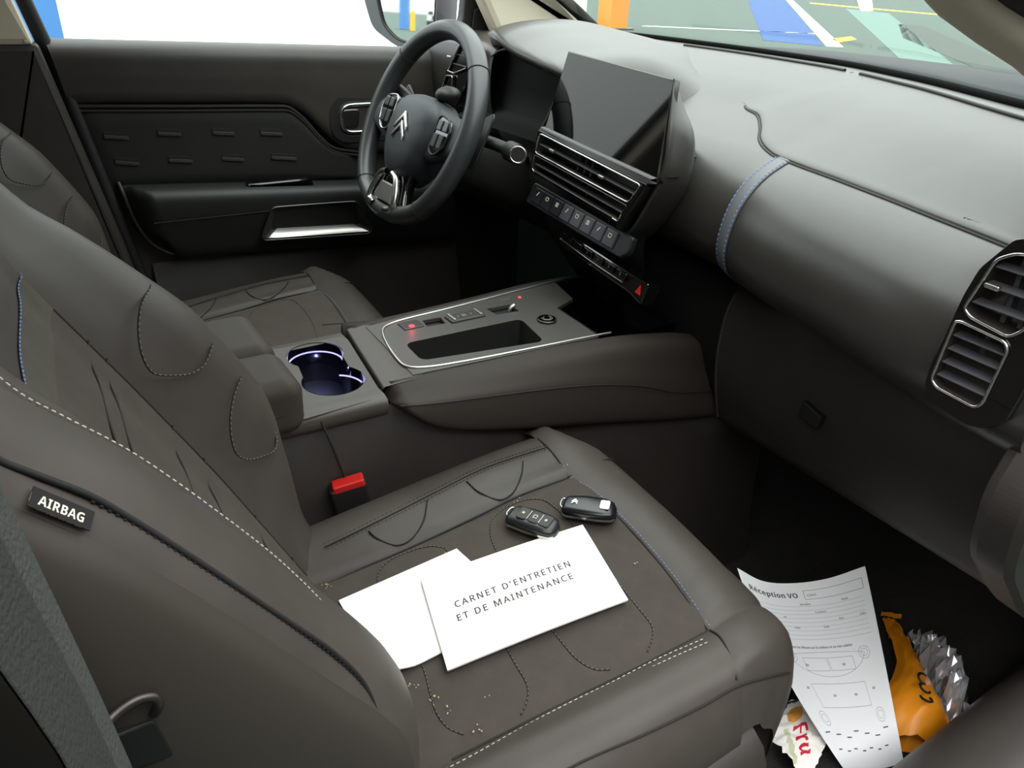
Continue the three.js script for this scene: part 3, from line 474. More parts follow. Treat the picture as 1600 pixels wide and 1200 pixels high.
{ // seat belt hanging beside the seat
  const o = thing('seat_belt', 'grey seat belt webbing hanging at the door side of the passenger seat', 'seat belt', [-0.22, 0.4, 0.705]);
  const R = crv([[-0.225, 0.93, 0.687], [-0.216, 0.831, 0.685], [-0.208, 0.72, 0.685], [-0.2, 0.55, 0.69], [-0.195, 0.3, 0.7]], 30), L = crv([[-0.237, 0.93, 0.728], [-0.2275, 0.828, 0.726], [-0.221, 0.776, 0.725], [-0.212, 0.55, 0.73], [-0.205, 0.3, 0.74]], 30);
  const band = (a, b, t) => loft(R.map((p, i) => [lerp(a, b, 0), lerp(a, b, 0.5), b].map((k) => p.clone().lerp(L[i], k)).concat([b, a].map((k) => p.clone().lerp(L[i], k).add(new THREE.Vector3(-t, 0, 0))))), { closeU: true });
  part(o, 'webbing', band(0.29, 1, 0.0012), M.webbing); part(o, 'woven_edge', band(0, 0.3, 0.0018), M.webEdge);
  part(o, 'anchor', tube([[-0.22, 0.7185, 0.668], [-0.21, 0.7215, 0.661], [-0.2, 0.7225, 0.6585], [-0.1945, 0.7195, 0.658], [-0.1935, 0.7145, 0.658], [-0.196, 0.708, 0.656]], 0.0023, { n: 40, seg: 12 }), M.hookSteel);
  part(o, 'anchor_plate', at(ext(rpoly([[-0.012, -0.016], [0.01, -0.024], [0.006, 0.004], [-0.012, 0.008]], 0.003), 0.004, 0.001), new THREE.Matrix4().makeRotationY(0.2).setPosition(-0.203, 0.7, 0.6535)), M.black);
}

// ================= centre console =================
{
  const o = thing('centre_console', 'grey centre console with tray, switches and lit cup holders', 'console', [0.3, 0, 0]);
  const hw = fn([[0.1, 0.125], [0.17, 0.135], [0.3, 0.142], [0.5, 0.158], [0.7, 0.19]]);
  const low = fn([[0.15, 0.498], [0.165, 0.485], [0.2, 0.455], [0.267, 0.429], [0.45, 0.391], [0.62, 0.362], [0.75, 0.35]]);
  const topY = fn([[0.1, 0.505], [0.17, 0.508], [0.5, 0.508], [0.62, 0.5], [0.74, 0.475]]);
  const midY = fn([[0.15, 0.5], [0.2, 0.492], [0.444, 0.463], [0.55, 0.44], [0.62, 0.416], [0.75, 0.4]]);
  const wrap = (side) => loft(lin(side > 0 ? 0.152 : 0.176, 0.74, 48).map((x, i) => { const w = hw(x), t = topY(x), lo = Math.min(low(x), t - 0.012), m = clamp(midY(x), lo + 0.003, t - 0.006); return crv([[x, t - 0.03, side * (w - 0.047)], [x, t, side * (w - 0.045)], [x, t - 0.0015, side * (w - 0.034)], [x, t - 0.008, side * (w - 0.017)], [x, lerp(t - 0.008, m, 0.5), side * (w - 0.0035)], [x, m, side * (w + 0.007)], [x, lo + 0.006, side * (w + 0.012)], [x, lo, side * (w + 0.004)], [x, lo - 0.004, side * (w - 0.012)]].map((p) => i ? p : [x + 0.004, lerp(p[1], t - 0.03, 0.5), lerp(p[2], side * (w - 0.047), 0.5)]), 30); }));
  for (const sd of [1, -1]) {
    const wr = part(o, 'side_wrap', wrap(sd), M.wrapSkin);
    part(wr, 'seam', tube(lin(0.156, 0.72, 30).map((x) => [x, midY(x), sd * (hw(x) + 0.0095)]), 0.0009, { n: 80, seg: 6 }), M.seam);
    part(o, 'lower_panel', loft(lin(-0.25, 0.85, 24).map((x) => [[x, 0.488 - 0.1 * sm((x - 0.15) / 0.3), sd * (hw(x) - 0.02)], [x, 0.44 - 0.08 * sm((x - 0.15) / 0.3), sd * (hw(x) - 0.004)], [x, 0.3, sd * (hw(x) + 0.002)], [x, 0.14, sd * (hw(x) + 0.012)], [x, 0.0, sd * (hw(x) + 0.03)]])), M.plastic);
  }
  part(o, 'seam', tube([[0.058, 0.492, 0.118], [0.066, 0.46, 0.127], [0.078, 0.41, 0.129], [0.095, 0.33, 0.131]], 0.0016, { n: 24 }), M.seam);
  const rim = lin(0, 1, 16).map((t) => [lerp(0.176, 0.15, t), 0.5072, lerp(-0.094, 0.1, t)]);
  part(o, 'rear_cap', loft([[0, -0.03], [0, -0.004], [0.004, 0], [0.03, 0.0008], [0.062, 0.0005], [0.062, -0.008]].map(([dx, dy]) => rim.map(([x, y, z]) => [Math.min(x + dx, 0.214), y + dy, z]))), M.consoleSkin);
  // deck with the tray, two slots and its fittings
  const deck = new THREE.Shape([[-0.085, 0.205], [0.09, 0.2], [0.097, 0.3], [0.111, 0.504], [-0.01, 0.512], [-0.03, 0.56], [-0.118, 0.58], [-0.097, 0.3]].map((p) => new THREE.Vector2(...p)));
  const hole = (pts, r) => deck.holes.push(new THREE.Path(rpoly(pts, r).getPoints(8)));
  hole([[-0.004, 0.232], [0.057, 0.229], [0.086, 0.42], [0.0, 0.434]], 0.014);
  hole([[-0.066, 0.292], [-0.042, 0.288], [-0.04, 0.319], [-0.064, 0.323]], 0.002); hole([[-0.06, 0.405], [-0.032, 0.408], [-0.028, 0.449], [-0.058, 0.448]], 0.002);
  const up = frame([0, 0, 0], [0, 0, 1], [1, 0, 0]); // u = z, v = x, w = up
  part(o, 'deck', at(ext(deck, 0.006, 0), up.clone().setPosition(0, 0.503, 0)), M.darkDeck);
  { const q = rpoly([[-0.004, 0.232], [0.057, 0.229], [0.086, 0.42], [0.0, 0.434]], 0.014).getPoints(8), row = (y, k) => q.map((p) => [lerp(0.33, p.y, k), y, lerp(0.036, p.x, k)]);
    part(o, 'tray', loft([row(0.509, 1.0), row(0.507, 0.995), row(0.46, 0.95), row(0.4575, 0.9), row(0.457, 0.4), row(0.457, 0.01)], { closeU: true }), M.darkPlastic); }
  for (const [z0, x0, z1, x1] of [[-0.067, 0.286, -0.038, 0.324], [-0.061, 0.403, -0.027, 0.45]]) part(o, 'switch_well', move(box(x1 - x0 + 0.004, 0.02, z1 - z0 + 0.004, 0.002), (x0 + x1) / 2, 0.4915, (z0 + z1) / 2), M.black);
  part(o, 'trim_strip', tube(crv([[0.66, 0.505, -0.118], [0.6, 0.5085, -0.113], [0.556, 0.5095, -0.108], [0.348, 0.5095, -0.088], [0.245, 0.5095, -0.077], [0.224, 0.5095, -0.063], [0.2005, 0.5095, 0.04], [0.203, 0.5095, 0.066], [0.222, 0.5095, 0.078], [0.275, 0.5095, 0.088], [0.502, 0.5095, 0.107], [0.53, 0.509, 0.109]], 110), 0.0021, { n: 220 }), M.satin);
  const brake = part(o, 'parking_brake_switch', move(box(0.034, 0.006, 0.028, 0.002), 0.268, 0.508, -0.058), M.darkPlastic);
  part(brake, 'indicator_light', new THREE.CylinderGeometry(0.0045, 0.0045, 0.002, 16).translate(0.266, 0.5112, -0.05), M.ledRed);
  const sh = part(o, 'gear_selector', move(box(0.062, 0.008, 0.027, 0.003), 0.358, 0.509, -0.047), M.plastic);
  for (const x of [0.334, 0.382]) part(sh, 'end_bar', move(box(0.004, 0.004, 0.024, 0.001), x, 0.5135, -0.047), M.satin);
  for (const x of [0.345, 0.3535, 0.3575, 0.369]) part(sh, 'mark', move(box(0.0022, 0.0006, x > 0.35 && x < 0.36 ? 0.01 : 0.004, 0.0002), x, 0.5133, -0.047), M.stitchGrey);
  part(o, 'gear_lever', tube([[0.436, 0.496, -0.041], [0.44, 0.51, -0.041], [0.448, 0.515, -0.041]], 0.0035, { n: 10 }), M.satin);
  part(o, 'mode_light', new THREE.CylinderGeometry(0.0025, 0.0025, 0.0015, 12).translate(0.481, 0.5096, -0.076), M.ledRed);
  for (const x of [0.448, 0.455, 0.462]) part(o, 'mode_mark', move(box(0.004, 0.0004, 0.002, 0.0001), x, 0.5092, -0.08 - (x - 0.448) * 0.1), M.stitchGrey);
  const st = part(o, 'start_button', new THREE.CylinderGeometry(0.014, 0.0145, 0.005, 32).translate(0.467, 0.511, 0.025), M.gloss);
  part(st, 'ring', new THREE.TorusGeometry(0.0145, 0.0013, 8, 40).rotateX(Math.PI / 2).translate(0.467, 0.512, 0.025), M.steel);
  for (const r of [0.0085, 0.006]) part(st, 'mark', new THREE.TorusGeometry(r, 0.0006, 4, 24, 4.4).rotateX(-Math.PI / 2).rotateY(r * 300).translate(0.467, 0.5138, 0.025), M.stitchGrey);
  part(o, 'front_ledge', loft([[[0.51, 0.5085, -0.004], [0.506, 0.5085, 0.1]], [[0.513, 0.5095, -0.004], [0.509, 0.5095, 0.102]], [[0.516, 0.507, -0.004], [0.512, 0.507, 0.104]], [[0.52, 0.45, -0.004], [0.516, 0.45, 0.104]]]), M.steel);
  part(o, 'charging_bay', loft(lin(0.512, 0.74, 12).map((x) => [[x, 0.5, -0.11], [x, 0.455, -0.1], [x, 0.448, 0], [x, 0.455, 0.1], [x, 0.5, 0.113]])), M.gloss);
  // cup holder module
  const mod = rpoly([[-0.09, 0.012], [0.103, 0.005], [0.118, 0.03], [0.112, 0.146], [-0.085, 0.172]], 0.02);
  const wells = new THREE.Path(); const wa = [-0.045, 0.11, 0.04], wb = [0.04, 0.105, 0.042], pts = [];
  const cut = 0.95, cutB = 0.9;
  for (let k = 0; k <= 28; k++) { const a = lerp(cut, 2 * Math.PI - cut, k / 28); pts.push([wa[0] - 0 + wa[2] * Math.cos(a), wa[1] + wa[2] * Math.sin(a)]); }
  for (let k = 0; k <= 28; k++) { const a = lerp(Math.PI + cutB, 3 * Math.PI - cutB, k / 28); pts.push([wb[0] + wb[2] * Math.cos(a), wb[1] + wb[2] * Math.sin(a)]); }
  wells.setFromPoints(pts.map((p) => new THREE.Vector2(...p))); mod.holes.push(wells);
  const cm = part(o, 'cup_module', at(ext(mod, 0.012, 0), up.clone().setPosition(0, 0.489, 0)), M.consoleSkin);
  part(cm, 'module_skirt', loft(lin(0, 1, 14).map((t) => { const x = lerp(0.149, -0.06, t), z = 0.113 - 0.004 * t, w = 0.127 - hw(0.1) + 0.0; return crv([[x, 0.5016, z - 0.022], [x, 0.5016, z - 0.004], [x, 0.498, z + 0.006], [x, 0.488, z + 0.009 - 0.002 * t], [x, 0.4765 + 0.004 * t, z + 0.005], [x, 0.472 + 0.004 * t, z - 0.004]], 16); })), M.consoleSkin);
  part(cm, 'left_edge', loft(lin(0, 1, 8).map((t) => { const x = lerp(0.17, -0.06, t); return [[x, 0.5005, -0.075], [x, 0.5, -0.1], [x, 0.49, -0.118], [x, 0.46, -0.122]]; })), M.consoleSkin);
  const ringAt = (y, s) => pts.map(([z, x]) => [x, y, z]).map(([x, yy, z]) => { const w = z < -0.002 ? wa : wb; return [w[1] + (x - w[1]) * s, yy, w[0] + (z - w[0]) * s]; });
  const cups = part(o, 'cup_holder', loft([ringAt(0.5015, 1.0), ringAt(0.498, 0.985), ringAt(0.45, 0.93), ringAt(0.44, 0.9)], { closeU: true }), M.gloss);
  part(cups, 'mat', [wa, wb].map(([z, x, r]) => new THREE.CylinderGeometry(r * 0.95, r * 0.95, 0.006, 32).translate(x, 0.437, z)), M.rubber);
  for (const [w, a0, a1] of [[wa, 1.4, 4.5], [wb, 1.6, 2.6], [wb, 4.2, 4.6]]) part(cups, 'light_ring', tube(lin(a0, a1, 20).map((a) => [w[1] + w[2] * 0.965 * Math.sin(a), 0.487, w[0] + w[2] * 0.965 * Math.cos(a)]), 0.0011, { n: 40 }), M.ledBlue);
  const la = thing('armrest', 'grey padded armrest lid in two halves behind the cup holders', 'armrest', [-0.1, 0.5, 0]);
  const lid = (z0, z1) => { const l = move(new RoundedBoxGeometry(0.26, 0.075, z1 - z0, 5, 0.02), -0.083, 0.527, (z0 + z1) / 2), p = l.attributes.position; for (let k = 0; k < p.count; k++) if (p.getX(k) > -0.02) p.setX(k, p.getX(k) + 0.018 * (0.5 - Math.abs(p.getY(k) - 0.53) * 8) - 0.015); l.computeVertexNormals(); return l; };
  part(la, 'lid', lid(-0.1, 0.03), M.armSkin); const l2 = part(la, 'lid', lid(0.032, 0.135), M.armSkin);
  part(l2, 'seam', tube([[-0.2, 0.523, 0.1355], [0.0, 0.523, 0.1355], [0.03, 0.523, 0.13]], 0.0009, { n: 20 }), M.seam);
  part(la, 'bin', move(box(0.25, 0.3, 0.22, 0.01), -0.12, 0.33, 0.01), M.plastic);
  for (const [p, c, k] of [[[0.11, 0.468, -0.05], 0x8f96ff, 0.005], [[0.105, 0.468, 0.05], 0x8f96ff, 0.005], [[0.266, 0.52, -0.05], 0xff3040, 0.0008]]) { const l = new THREE.PointLight(c, k, 0.5); l.position.set(...p); l.castShadow = true; l.shadow.radius = 0.01; scene.add(l); }
}

// ================= dashboard =================
const dash = thing('dashboard', 'wide grey moulded dashboard running below the windscreen', 'dashboard', [0.8, 0.4, 0]);
{
  const side = (z) => sm((z - 0.56) / 0.08);
  part(dash, 'fascia', loft(lin(-0.14, 0.7, 70).map(dashRow)), M.dash);
  part(dash, 'driver_top', loft(lin(-0.72, -0.138, 50).map((z) => dashRow(z).slice(0, 27))), M.dash);
  // padded passenger top: a slightly raised skin that ends in a rolled edge along the seam
  const edge = crv([[0.845, 0.82, 0.012], [0.838, 0.815, 0.028], [0.827, 0.815, 0.043], [0.812, 0.813, 0.078], [0.772, 0.803, 0.122], [0.735, 0.794, 0.156], [0.708, 0.789, 0.197], [0.68, 0.787, 0.263], [0.652, 0.786, 0.363], [0.629, 0.786, 0.446], [0.606, 0.786, 0.52], [0.589, 0.786, 0.58], [0.575, 0.786, 0.64], [0.57, 0.787, 0.69]], 70);
  const rowAt = {}; const yTop = (x, z) => { const r = dashRow(z); let b = r[0].y; for (let i = 0; i + 1 < r.length; i++) if ((r[i].x - x) * (r[i + 1].x - x) <= 0 && r[i].y > 0.76) { b = lerp(r[i].y, r[i + 1].y, (x - r[i].x) / (r[i + 1].x - r[i].x + 1e-9)); break; } return b; };
  part(dash, 'passenger_top', loft(edge.map((p, i) => { const z2 = lerp(0.1, 0.7, (i / 70) ** 1.1), W2 = [wsX(z2) - 0.05, z2], k = 0.004 * sm(i / 9); const q = [[p.x - 0.001, yTop(p.x, p.z) - 0.004, p.z]]; for (const t of [0.0, 0.008, 0.02, 0.05, 0.12, 0.25, 0.4, 0.6, 0.8, 1]) { const x = lerp(p.x, W2[0], t), z = lerp(p.z, W2[1], t); q.push([x, yTop(x, z) + k * (t < 0.02 ? 0.4 + 0.5 * t / 0.02 : t > 0.6 ? 1 - (t - 0.6) / 0.4 : 1), z]); } return q; })), M.dash);
  part(dash, 'edge_seam', tube(edge.slice(2).map((p) => [p.x - 0.003, yTop(p.x - 0.003, p.z) + 0.0002, p.z]), 0.0016, { n: 160 }), M.groove);
  // defroster slots along the windscreen
  for (const [a, b] of [[-0.35, 0.07], [0.11, 0.62]]) part(dash, 'defroster_slot', tube(lin(a, b, 14).map((z) => [wsX(z) - 0.035, yTop(wsX(z) - 0.035, z) + 0.0005, z]), 0.003, { n: 50 }), M.black);
  part(dash, 'sun_sensor', new THREE.SphereGeometry(0.006, 16, 8, 0, 6.3, 0, 1.6).scale(1, 0.7, 1).translate(wsX(0.09) - 0.035, 0.868, 0.09), M.black);
  { const font = await new FontLoader().loadAsync('fonts/droid/droid_sans_bold.typeface.json');
    const t = new TextGeometry('AIRBAG', { font, size: 0.0062, depth: 0.0006, curveSegments: 3 }); t.deleteAttribute('uv'); t.setAttribute('uv', new THREE.Float32BufferAttribute(new Float32Array(t.attributes.position.count * 2), 2));
    part(dash, 'embossed_lettering', at(t, frame([0.612, yTop(0.612, 0.531) + 0.0042, 0.531], [-0.18, 0, 1], [1, 0.12, 0])), M.dash); }
  // stitched leather band
  const bandZ = (k) => 0.222 + 0.034 * k, bandRow = (k) => dashRow(bandZ(k)).filter((p) => p.x < lipX(bandZ(k)) + 0.012);
  const bands = lin(0, 1, 4).map((k) => { const r = bandRow(k), c = new THREE.CatmullRomCurve3(r).getSpacedPoints(40); return c.map((p, i) => { const q = c[Math.max(0, i - 1)], n = c[Math.min(40, i + 1)], t = n.clone().sub(q).normalize(); return p.clone().add(new THREE.Vector3(t.y, -t.x, 0).multiplyScalar(k === 0 || k === 1 ? 0 : 0.0016).multiplyScalar(t.y < 0 ? 1 : 1)); }); });
  const band = part(dash, 'stitched_band', loft(bands), M.bandLeather);
  for (const k of [0.12, 0.86]) { const r = bandRow(k), c = new THREE.CatmullRomCurve3(r).getSpacedPoints(60); part(band, 'stitching', stitches(c.slice(1, 52).map((p) => p.clone().add(new THREE.Vector3(-0.0022, 0.0012, 0))), 0.0042, 0.0026, 0.0014), M.stitchBlue).userData.kind = 'stuff'; }
  part(dash, 'edge_seam', tube(new THREE.CatmullRomCurve3(bandRow(1)).getSpacedPoints(30).slice(0, 28), 0.0014, { n: 60 }), M.seam);
  // lower dashboard
  const glove = thing('glove_box', 'dark glove box door under the passenger side of the dashboard', 'glove box', [0.68, 0.34, 0.42]);
  part(glove, 'door', loft(lin(0.215, 0.665, 30).map((z) => crv([[0.73, 0.606, z], [0.685, 0.598, z], [0.668, 0.57, z], [0.66, 0.51, z], [0.668, 0.44, z], [0.682, 0.39, z], [0.69, 0.366, z], [0.705, 0.352, z], [0.74, 0.346, z], [0.9, 0.37, z]], 40))), M.plastic);
  part(glove, 'side_edge', tube(crv([[0.69, 0.6, 0.214], [0.668, 0.57, 0.214], [0.66, 0.51, 0.214], [0.668, 0.44, 0.214], [0.69, 0.366, 0.214]], 20), 0.0025, { n: 40 }), M.leather);
  part(glove, 'latch', at(ext(rpoly([[-0.017, -0.012], [0.016, -0.016], [0.019, 0.004], [-0.017, 0.013]], 0.004), 0.012, 0.002), frame([0.662, 0.478, 0.398], [0, 0, 1], [0.1, 1, 0])), M.black);
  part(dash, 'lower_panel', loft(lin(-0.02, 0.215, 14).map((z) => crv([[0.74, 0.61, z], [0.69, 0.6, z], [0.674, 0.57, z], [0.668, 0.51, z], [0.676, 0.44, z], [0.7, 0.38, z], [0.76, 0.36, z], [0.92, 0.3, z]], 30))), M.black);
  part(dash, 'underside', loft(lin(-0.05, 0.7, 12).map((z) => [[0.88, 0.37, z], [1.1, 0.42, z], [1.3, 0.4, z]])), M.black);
  part(dash, 'driver_knee_panel', loft(lin(-0.72, -0.06, 30).map((z) => crv([[0.72, 0.74, z], [0.66, 0.7, z], [0.63, 0.66, z], [0.64, 0.6, z], [0.69, 0.54, z], [0.76, 0.5, z], [0.95, 0.47, z]], 30))), M.darkPlastic);
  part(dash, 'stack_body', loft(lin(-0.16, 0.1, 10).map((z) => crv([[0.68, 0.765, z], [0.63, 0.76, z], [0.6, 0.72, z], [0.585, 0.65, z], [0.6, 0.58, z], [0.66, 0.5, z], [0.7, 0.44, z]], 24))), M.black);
  // instrument hood
  const H = [[[0.7, 0.835, -0.485], [0.655, 0.868, -0.478], [0.73, 0.884, -0.5], [0.88, 0.89, -0.54], [1.06, 0.866, -0.58]], [[0.68, 0.855, -0.45], [0.626, 0.889, -0.442], [0.7, 0.909, -0.448], [0.86, 0.91, -0.475], [1.06, 0.868, -0.52]], [[0.66, 0.855, -0.385], [0.603, 0.8865, -0.375], [0.68, 0.909, -0.375], [0.84, 0.908, -0.39], [1.06, 0.872, -0.43]], [[0.66, 0.845, -0.318], [0.6, 0.8715, -0.315], [0.68, 0.895, -0.31], [0.83, 0.898, -0.31], [1.03, 0.872, -0.33]], [[0.66, 0.835, -0.235], [0.6, 0.86, -0.233], [0.68, 0.881, -0.225], [0.8, 0.885, -0.215], [0.98, 0.846, -0.22]], [[0.66, 0.825, -0.17], [0.6, 0.853, -0.172], [0.67, 0.869, -0.155], [0.76, 0.872, -0.14], [0.92, 0.834, -0.14]], [[0.65, 0.815, -0.135], [0.602, 0.8475, -0.142], [0.66, 0.852, -0.13], [0.74, 0.847, -0.11], [0.88, 0.822, -0.085]], [[0.66, 0.79, -0.125], [0.61, 0.81, -0.138], [0.67, 0.806, -0.12], [0.74, 0.806, -0.1], [0.88, 0.818, -0.078]]];
  const cols = [0, 1, 2, 3, 4].map((c) => crv(H.map((r) => r[c]), 50)); const rowsH = lin(0, 50, 50).map((i) => crv([[cols[0][i].x + 0.03, cols[0][i].y - 0.006, cols[0][i].z], cols[0][i], cols[1][i].clone().add(new THREE.Vector3(0.006, -0.009, 0)), cols[1][i], cols[1][i].clone().add(new THREE.Vector3(0.008, 0.006, 0)), cols[2][i], cols[3][i], cols[4][i]], 40));
  part(dash, 'instrument_hood', loft(rowsH), M.dash);
  part(dash, 'end_wing', loft(lin(-0.72, -0.44, 16).map((z) => crv([[0.66, 0.7, z], [0.638, 0.75, z], [0.634, 0.82, z], [0.642, 0.858, z], [0.67, 0.872, z], [0.8, 0.876, z], [1.03, 0.874, z]], 24))), M.dash);
}
{ // instrument display under the hood
  const o = thing('instrument_display', 'black instrument display under the hood behind the steering wheel', 'display', [0.66, 0.78, -0.3]);
  part(o, 'screen', loft(lin(-0.5, -0.165, 20).map((z) => [[0.668, 0.858, z], [0.66, 0.8, z - 0.004], [0.655, 0.755, z - 0.014], [0.63, 0.735, z - 0.03], [0.605, 0.728, z - 0.03]])), M.cluster);
  part(o, 'visor_edge', tube(crv([[0.64, 0.842, -0.46], [0.64, 0.862, -0.415], [0.64, 0.866, -0.36], [0.64, 0.857, -0.285], [0.64, 0.842, -0.235], [0.64, 0.826, -0.21], [0.632, 0.8, -0.218], [0.622, 0.765, -0.228], [0.615, 0.745, -0.236]], 60), 0.0022, { n: 120 }), M.plastic);
  part(o, 'side_wall', loft([[[0.64, 0.826, -0.21], [0.67, 0.845, -0.16]], [[0.632, 0.8, -0.218], [0.66, 0.8, -0.16]], [[0.615, 0.745, -0.236], [0.62, 0.755, -0.162]]]), M.dash);
}
{ // touchscreen in its moulded surround
  const o = thing('touchscreen', 'large glossy centre touchscreen standing above the air vents', 'screen', [0.6, 0.66, 0]);
  const TL = V([0.597, 0.886, -0.1425]), TR = V([0.594, 0.8742, 0.1057]), BL = V([0.552, 0.7605, -0.135]), BR = V([0.552, 0.7467, 0.1425]);
  const q = rows2(TL, TR, BL, BR, 12, 8), back = q.map((r) => r.map((p) => [p.x + 0.014, p.y - 0.002, p.z]));
  part(o, 'glass', loft(q), M.screen);
  const eds = (g) => [...g[0], ...g.slice(1, -1).map((r) => r[r.length - 1]), ...g[g.length - 1].slice().reverse(), ...g.slice(1, -1).reverse().map((r) => r[0])];
  part(o, 'casing', [loft([eds(q).map((p) => [p.x, p.y, p.z]), eds(q).map((p) => { const c = new THREE.Vector3(0.58, 0.815, -0.01), d = V(p).clone().sub(c).multiplyScalar(1.012).add(c); return [d.x + 0.003, d.y, d.z]; }), eds(back)], { closeU: true }), loft(back)], M.darkPlastic);
  const inn = crv([[0.592, 0.8755, 0.109], [0.58, 0.842, 0.122], [0.57, 0.81, 0.133], [0.563, 0.777, 0.141], [0.558, 0.748, 0.1395], [0.553, 0.705, 0.122], [0.55, 0.67, 0.104], [0.548, 0.64, 0.075]], 50), out = crv([[0.612, 0.8735, 0.089], [0.618, 0.8385, 0.108], [0.62, 0.81, 0.13], [0.62, 0.785, 0.1385], [0.62, 0.739, 0.1365], [0.62, 0.692, 0.1155], [0.62, 0.647, 0.082], [0.62, 0.606, 0.036]], 50);
  part(o, 'surround', loft(inn.map((p, i) => crv([p.clone().add(new THREE.Vector3(0.02, -0.002, -0.018)), p, p.clone().add(new THREE.Vector3(-0.001, 0.001, 0.003)), p.clone().lerp(out[i], 0.5).add(new THREE.Vector3(-0.004, 0.001, 0.002)), out[i], out[i].clone().add(new THREE.Vector3(0.02, -0.004, -0.018)), out[i].clone().add(new THREE.Vector3(0.06, -0.014, -0.06))], 20))), M.dash);
}
function rows2(TL, TR, BL, BR, nu, nv) { return lin(0, 1, nv).map((v) => lin(0, 1, nu).map((u) => TL.clone().lerp(TR, u).lerp(BL.clone().lerp(BR, u), v))); }
// a vent in a frame: chrome ring, dark throat, slats, a centre vane and a slider, all in local (u, v)
function vent(o, m, outline, r, { slats = 3, tilt = 0, vanes = [], slider = true, ringW = 0.0022, throat = 0.03, mat = M.chrome } = {}) {
  const sh = rpoly(outline, r), p = sh.getPoints(8), c = p.reduce((a, b) => a.add(b), new THREE.Vector2()).divideScalar(p.length);
  const box2 = new THREE.Box2().setFromPoints(p);
  part(o, 'ring', at(tube(p.slice(0, -1).map((q) => [q.x, q.y, 0.001]), ringW / 2 + 0.0003, { closed: true, n: 160 }), m), mat);
  part(o, 'throat', at(loft([[0, 1], [-throat, 0.95], [-throat, 0.02]].map(([d, k]) => p.slice(0, -1).map((q) => [lerp(c.x, q.x, k), lerp(c.y, q.y, k), d])), { closeU: true }), m), M.plastic);
  const span = (v) => { const xs = []; for (let i = 0; i < p.length - 1; i++) { const a = p[i], b = p[i + 1]; if ((a.y - v) * (b.y - v) < 0) xs.push(lerp(a.x, b.x, (v - a.y) / (b.y - a.y))); } return [Math.min(...xs), Math.max(...xs)]; };
  for (let k = 1; k <= slats; k++) { const v = lerp(box2.min.y, box2.max.y, k / (slats + 1)), [a, b] = span(v); part(o, 'slat', at(move(box(b - a - 0.003, 0.0016, 0.012, 0.0006).rotateX(0.2), (a + b) / 2, v, -0.007), m), M.slat); }
  for (const u of vanes) part(o, 'vane', at(move(box(0.0045, (box2.max.y - box2.min.y) * 0.9, 0.012, 0.001), u, (box2.min.y + box2.max.y) / 2, -0.02), m), M.slat);
  if (slider) for (const u of slider === true ? [c.x] : slider) part(o, 'slider', at(move(box(0.013, 0.0045, 0.006, 0.0015), u, lerp(box2.min.y, box2.max.y, slats === 1 ? 0.5 : 0.5), 0.0005), m), M.satin);
}
{ // centre vents
  const o = thing('air_vent', 'wide chrome framed centre air vent below the touchscreen', 'air vent', [0.55, 0.7, 0]);
  const m = frame([0.548, 0.764, -0.141], [-0.004, -0.0245, 0.263], [0.1, 1, 0]), L = 0.264;
  part(o, 'housing', at(loft([[[0.0, 0.012, -0.05], [L + 0.02, 0.018, -0.05]], [[0.0, 0.0125, -0.012], [L + 0.02, 0.017, -0.01]], [[-0.002, 0.009, -0.003], [L + 0.012, 0.012, -0.003]], [[-0.004, 0.003, -0.001], [L + 0.008, 0.004, -0.001]]]), m), M.ventGloss);
  part(o, 'face', at(ext(ring(ring(rpoly([[-0.006, 0.004], [-0.008, -0.066], [L - 0.024, -0.069], [L + 0.01, 0.004]], 0.004), rpoly([[0.0, -0.032], [L - 0.016, -0.031], [L, 0.0], [0.003, 0.0]], 0.006)), rpoly([[0.001, -0.061], [L - 0.03, -0.062], [L - 0.016, -0.036], [0.0, -0.036]], 0.004)), 0.03, 0.001).translate(0, 0, -0.03), m), M.ventGloss);
  part(o, 'end_cap', at(loft(lin(-0.075, 0.002, 8).map((v) => crv([[L - 0.002 + v * 0.42, v, -0.003], [L + 0.004 + v * 0.42, v, 0.003], [L + 0.012 + v * 0.45, v, -0.001], [L + 0.016 + v * 0.48, v, -0.03]], 12))), m), M.ventGloss);
  vent(o, m, [[0.0, -0.032], [L - 0.016, -0.031], [L, 0.0], [0.003, 0.0]], 0.006, { slats: 1, vanes: [0.1, 0.117, 0.134], slider: [0.045, 0.178] });
  vent(o, m, [[0.001, -0.061], [L - 0.03, -0.062], [L - 0.016, -0.036], [0.0, -0.036]], 0.004, { slats: 1, vanes: [0.1, 0.117, 0.134], slider: false, mat: M.steel, ringW: 0.001 });
  part(o, 'trim_end', at(tube([[0, -0.036, 0.001], [0.0005, -0.058, 0.001], [0.008, -0.062, 0.001]], 0.0012, { n: 12 }), m), M.chrome);
  part(o, 'trim_end', at(tube([[L - 0.04, -0.0635, 0.001], [L - 0.028, -0.0625, 0.001], [L - 0.024, -0.05, 0.001]], 0.0013, { n: 12 }), m), M.chrome);
}
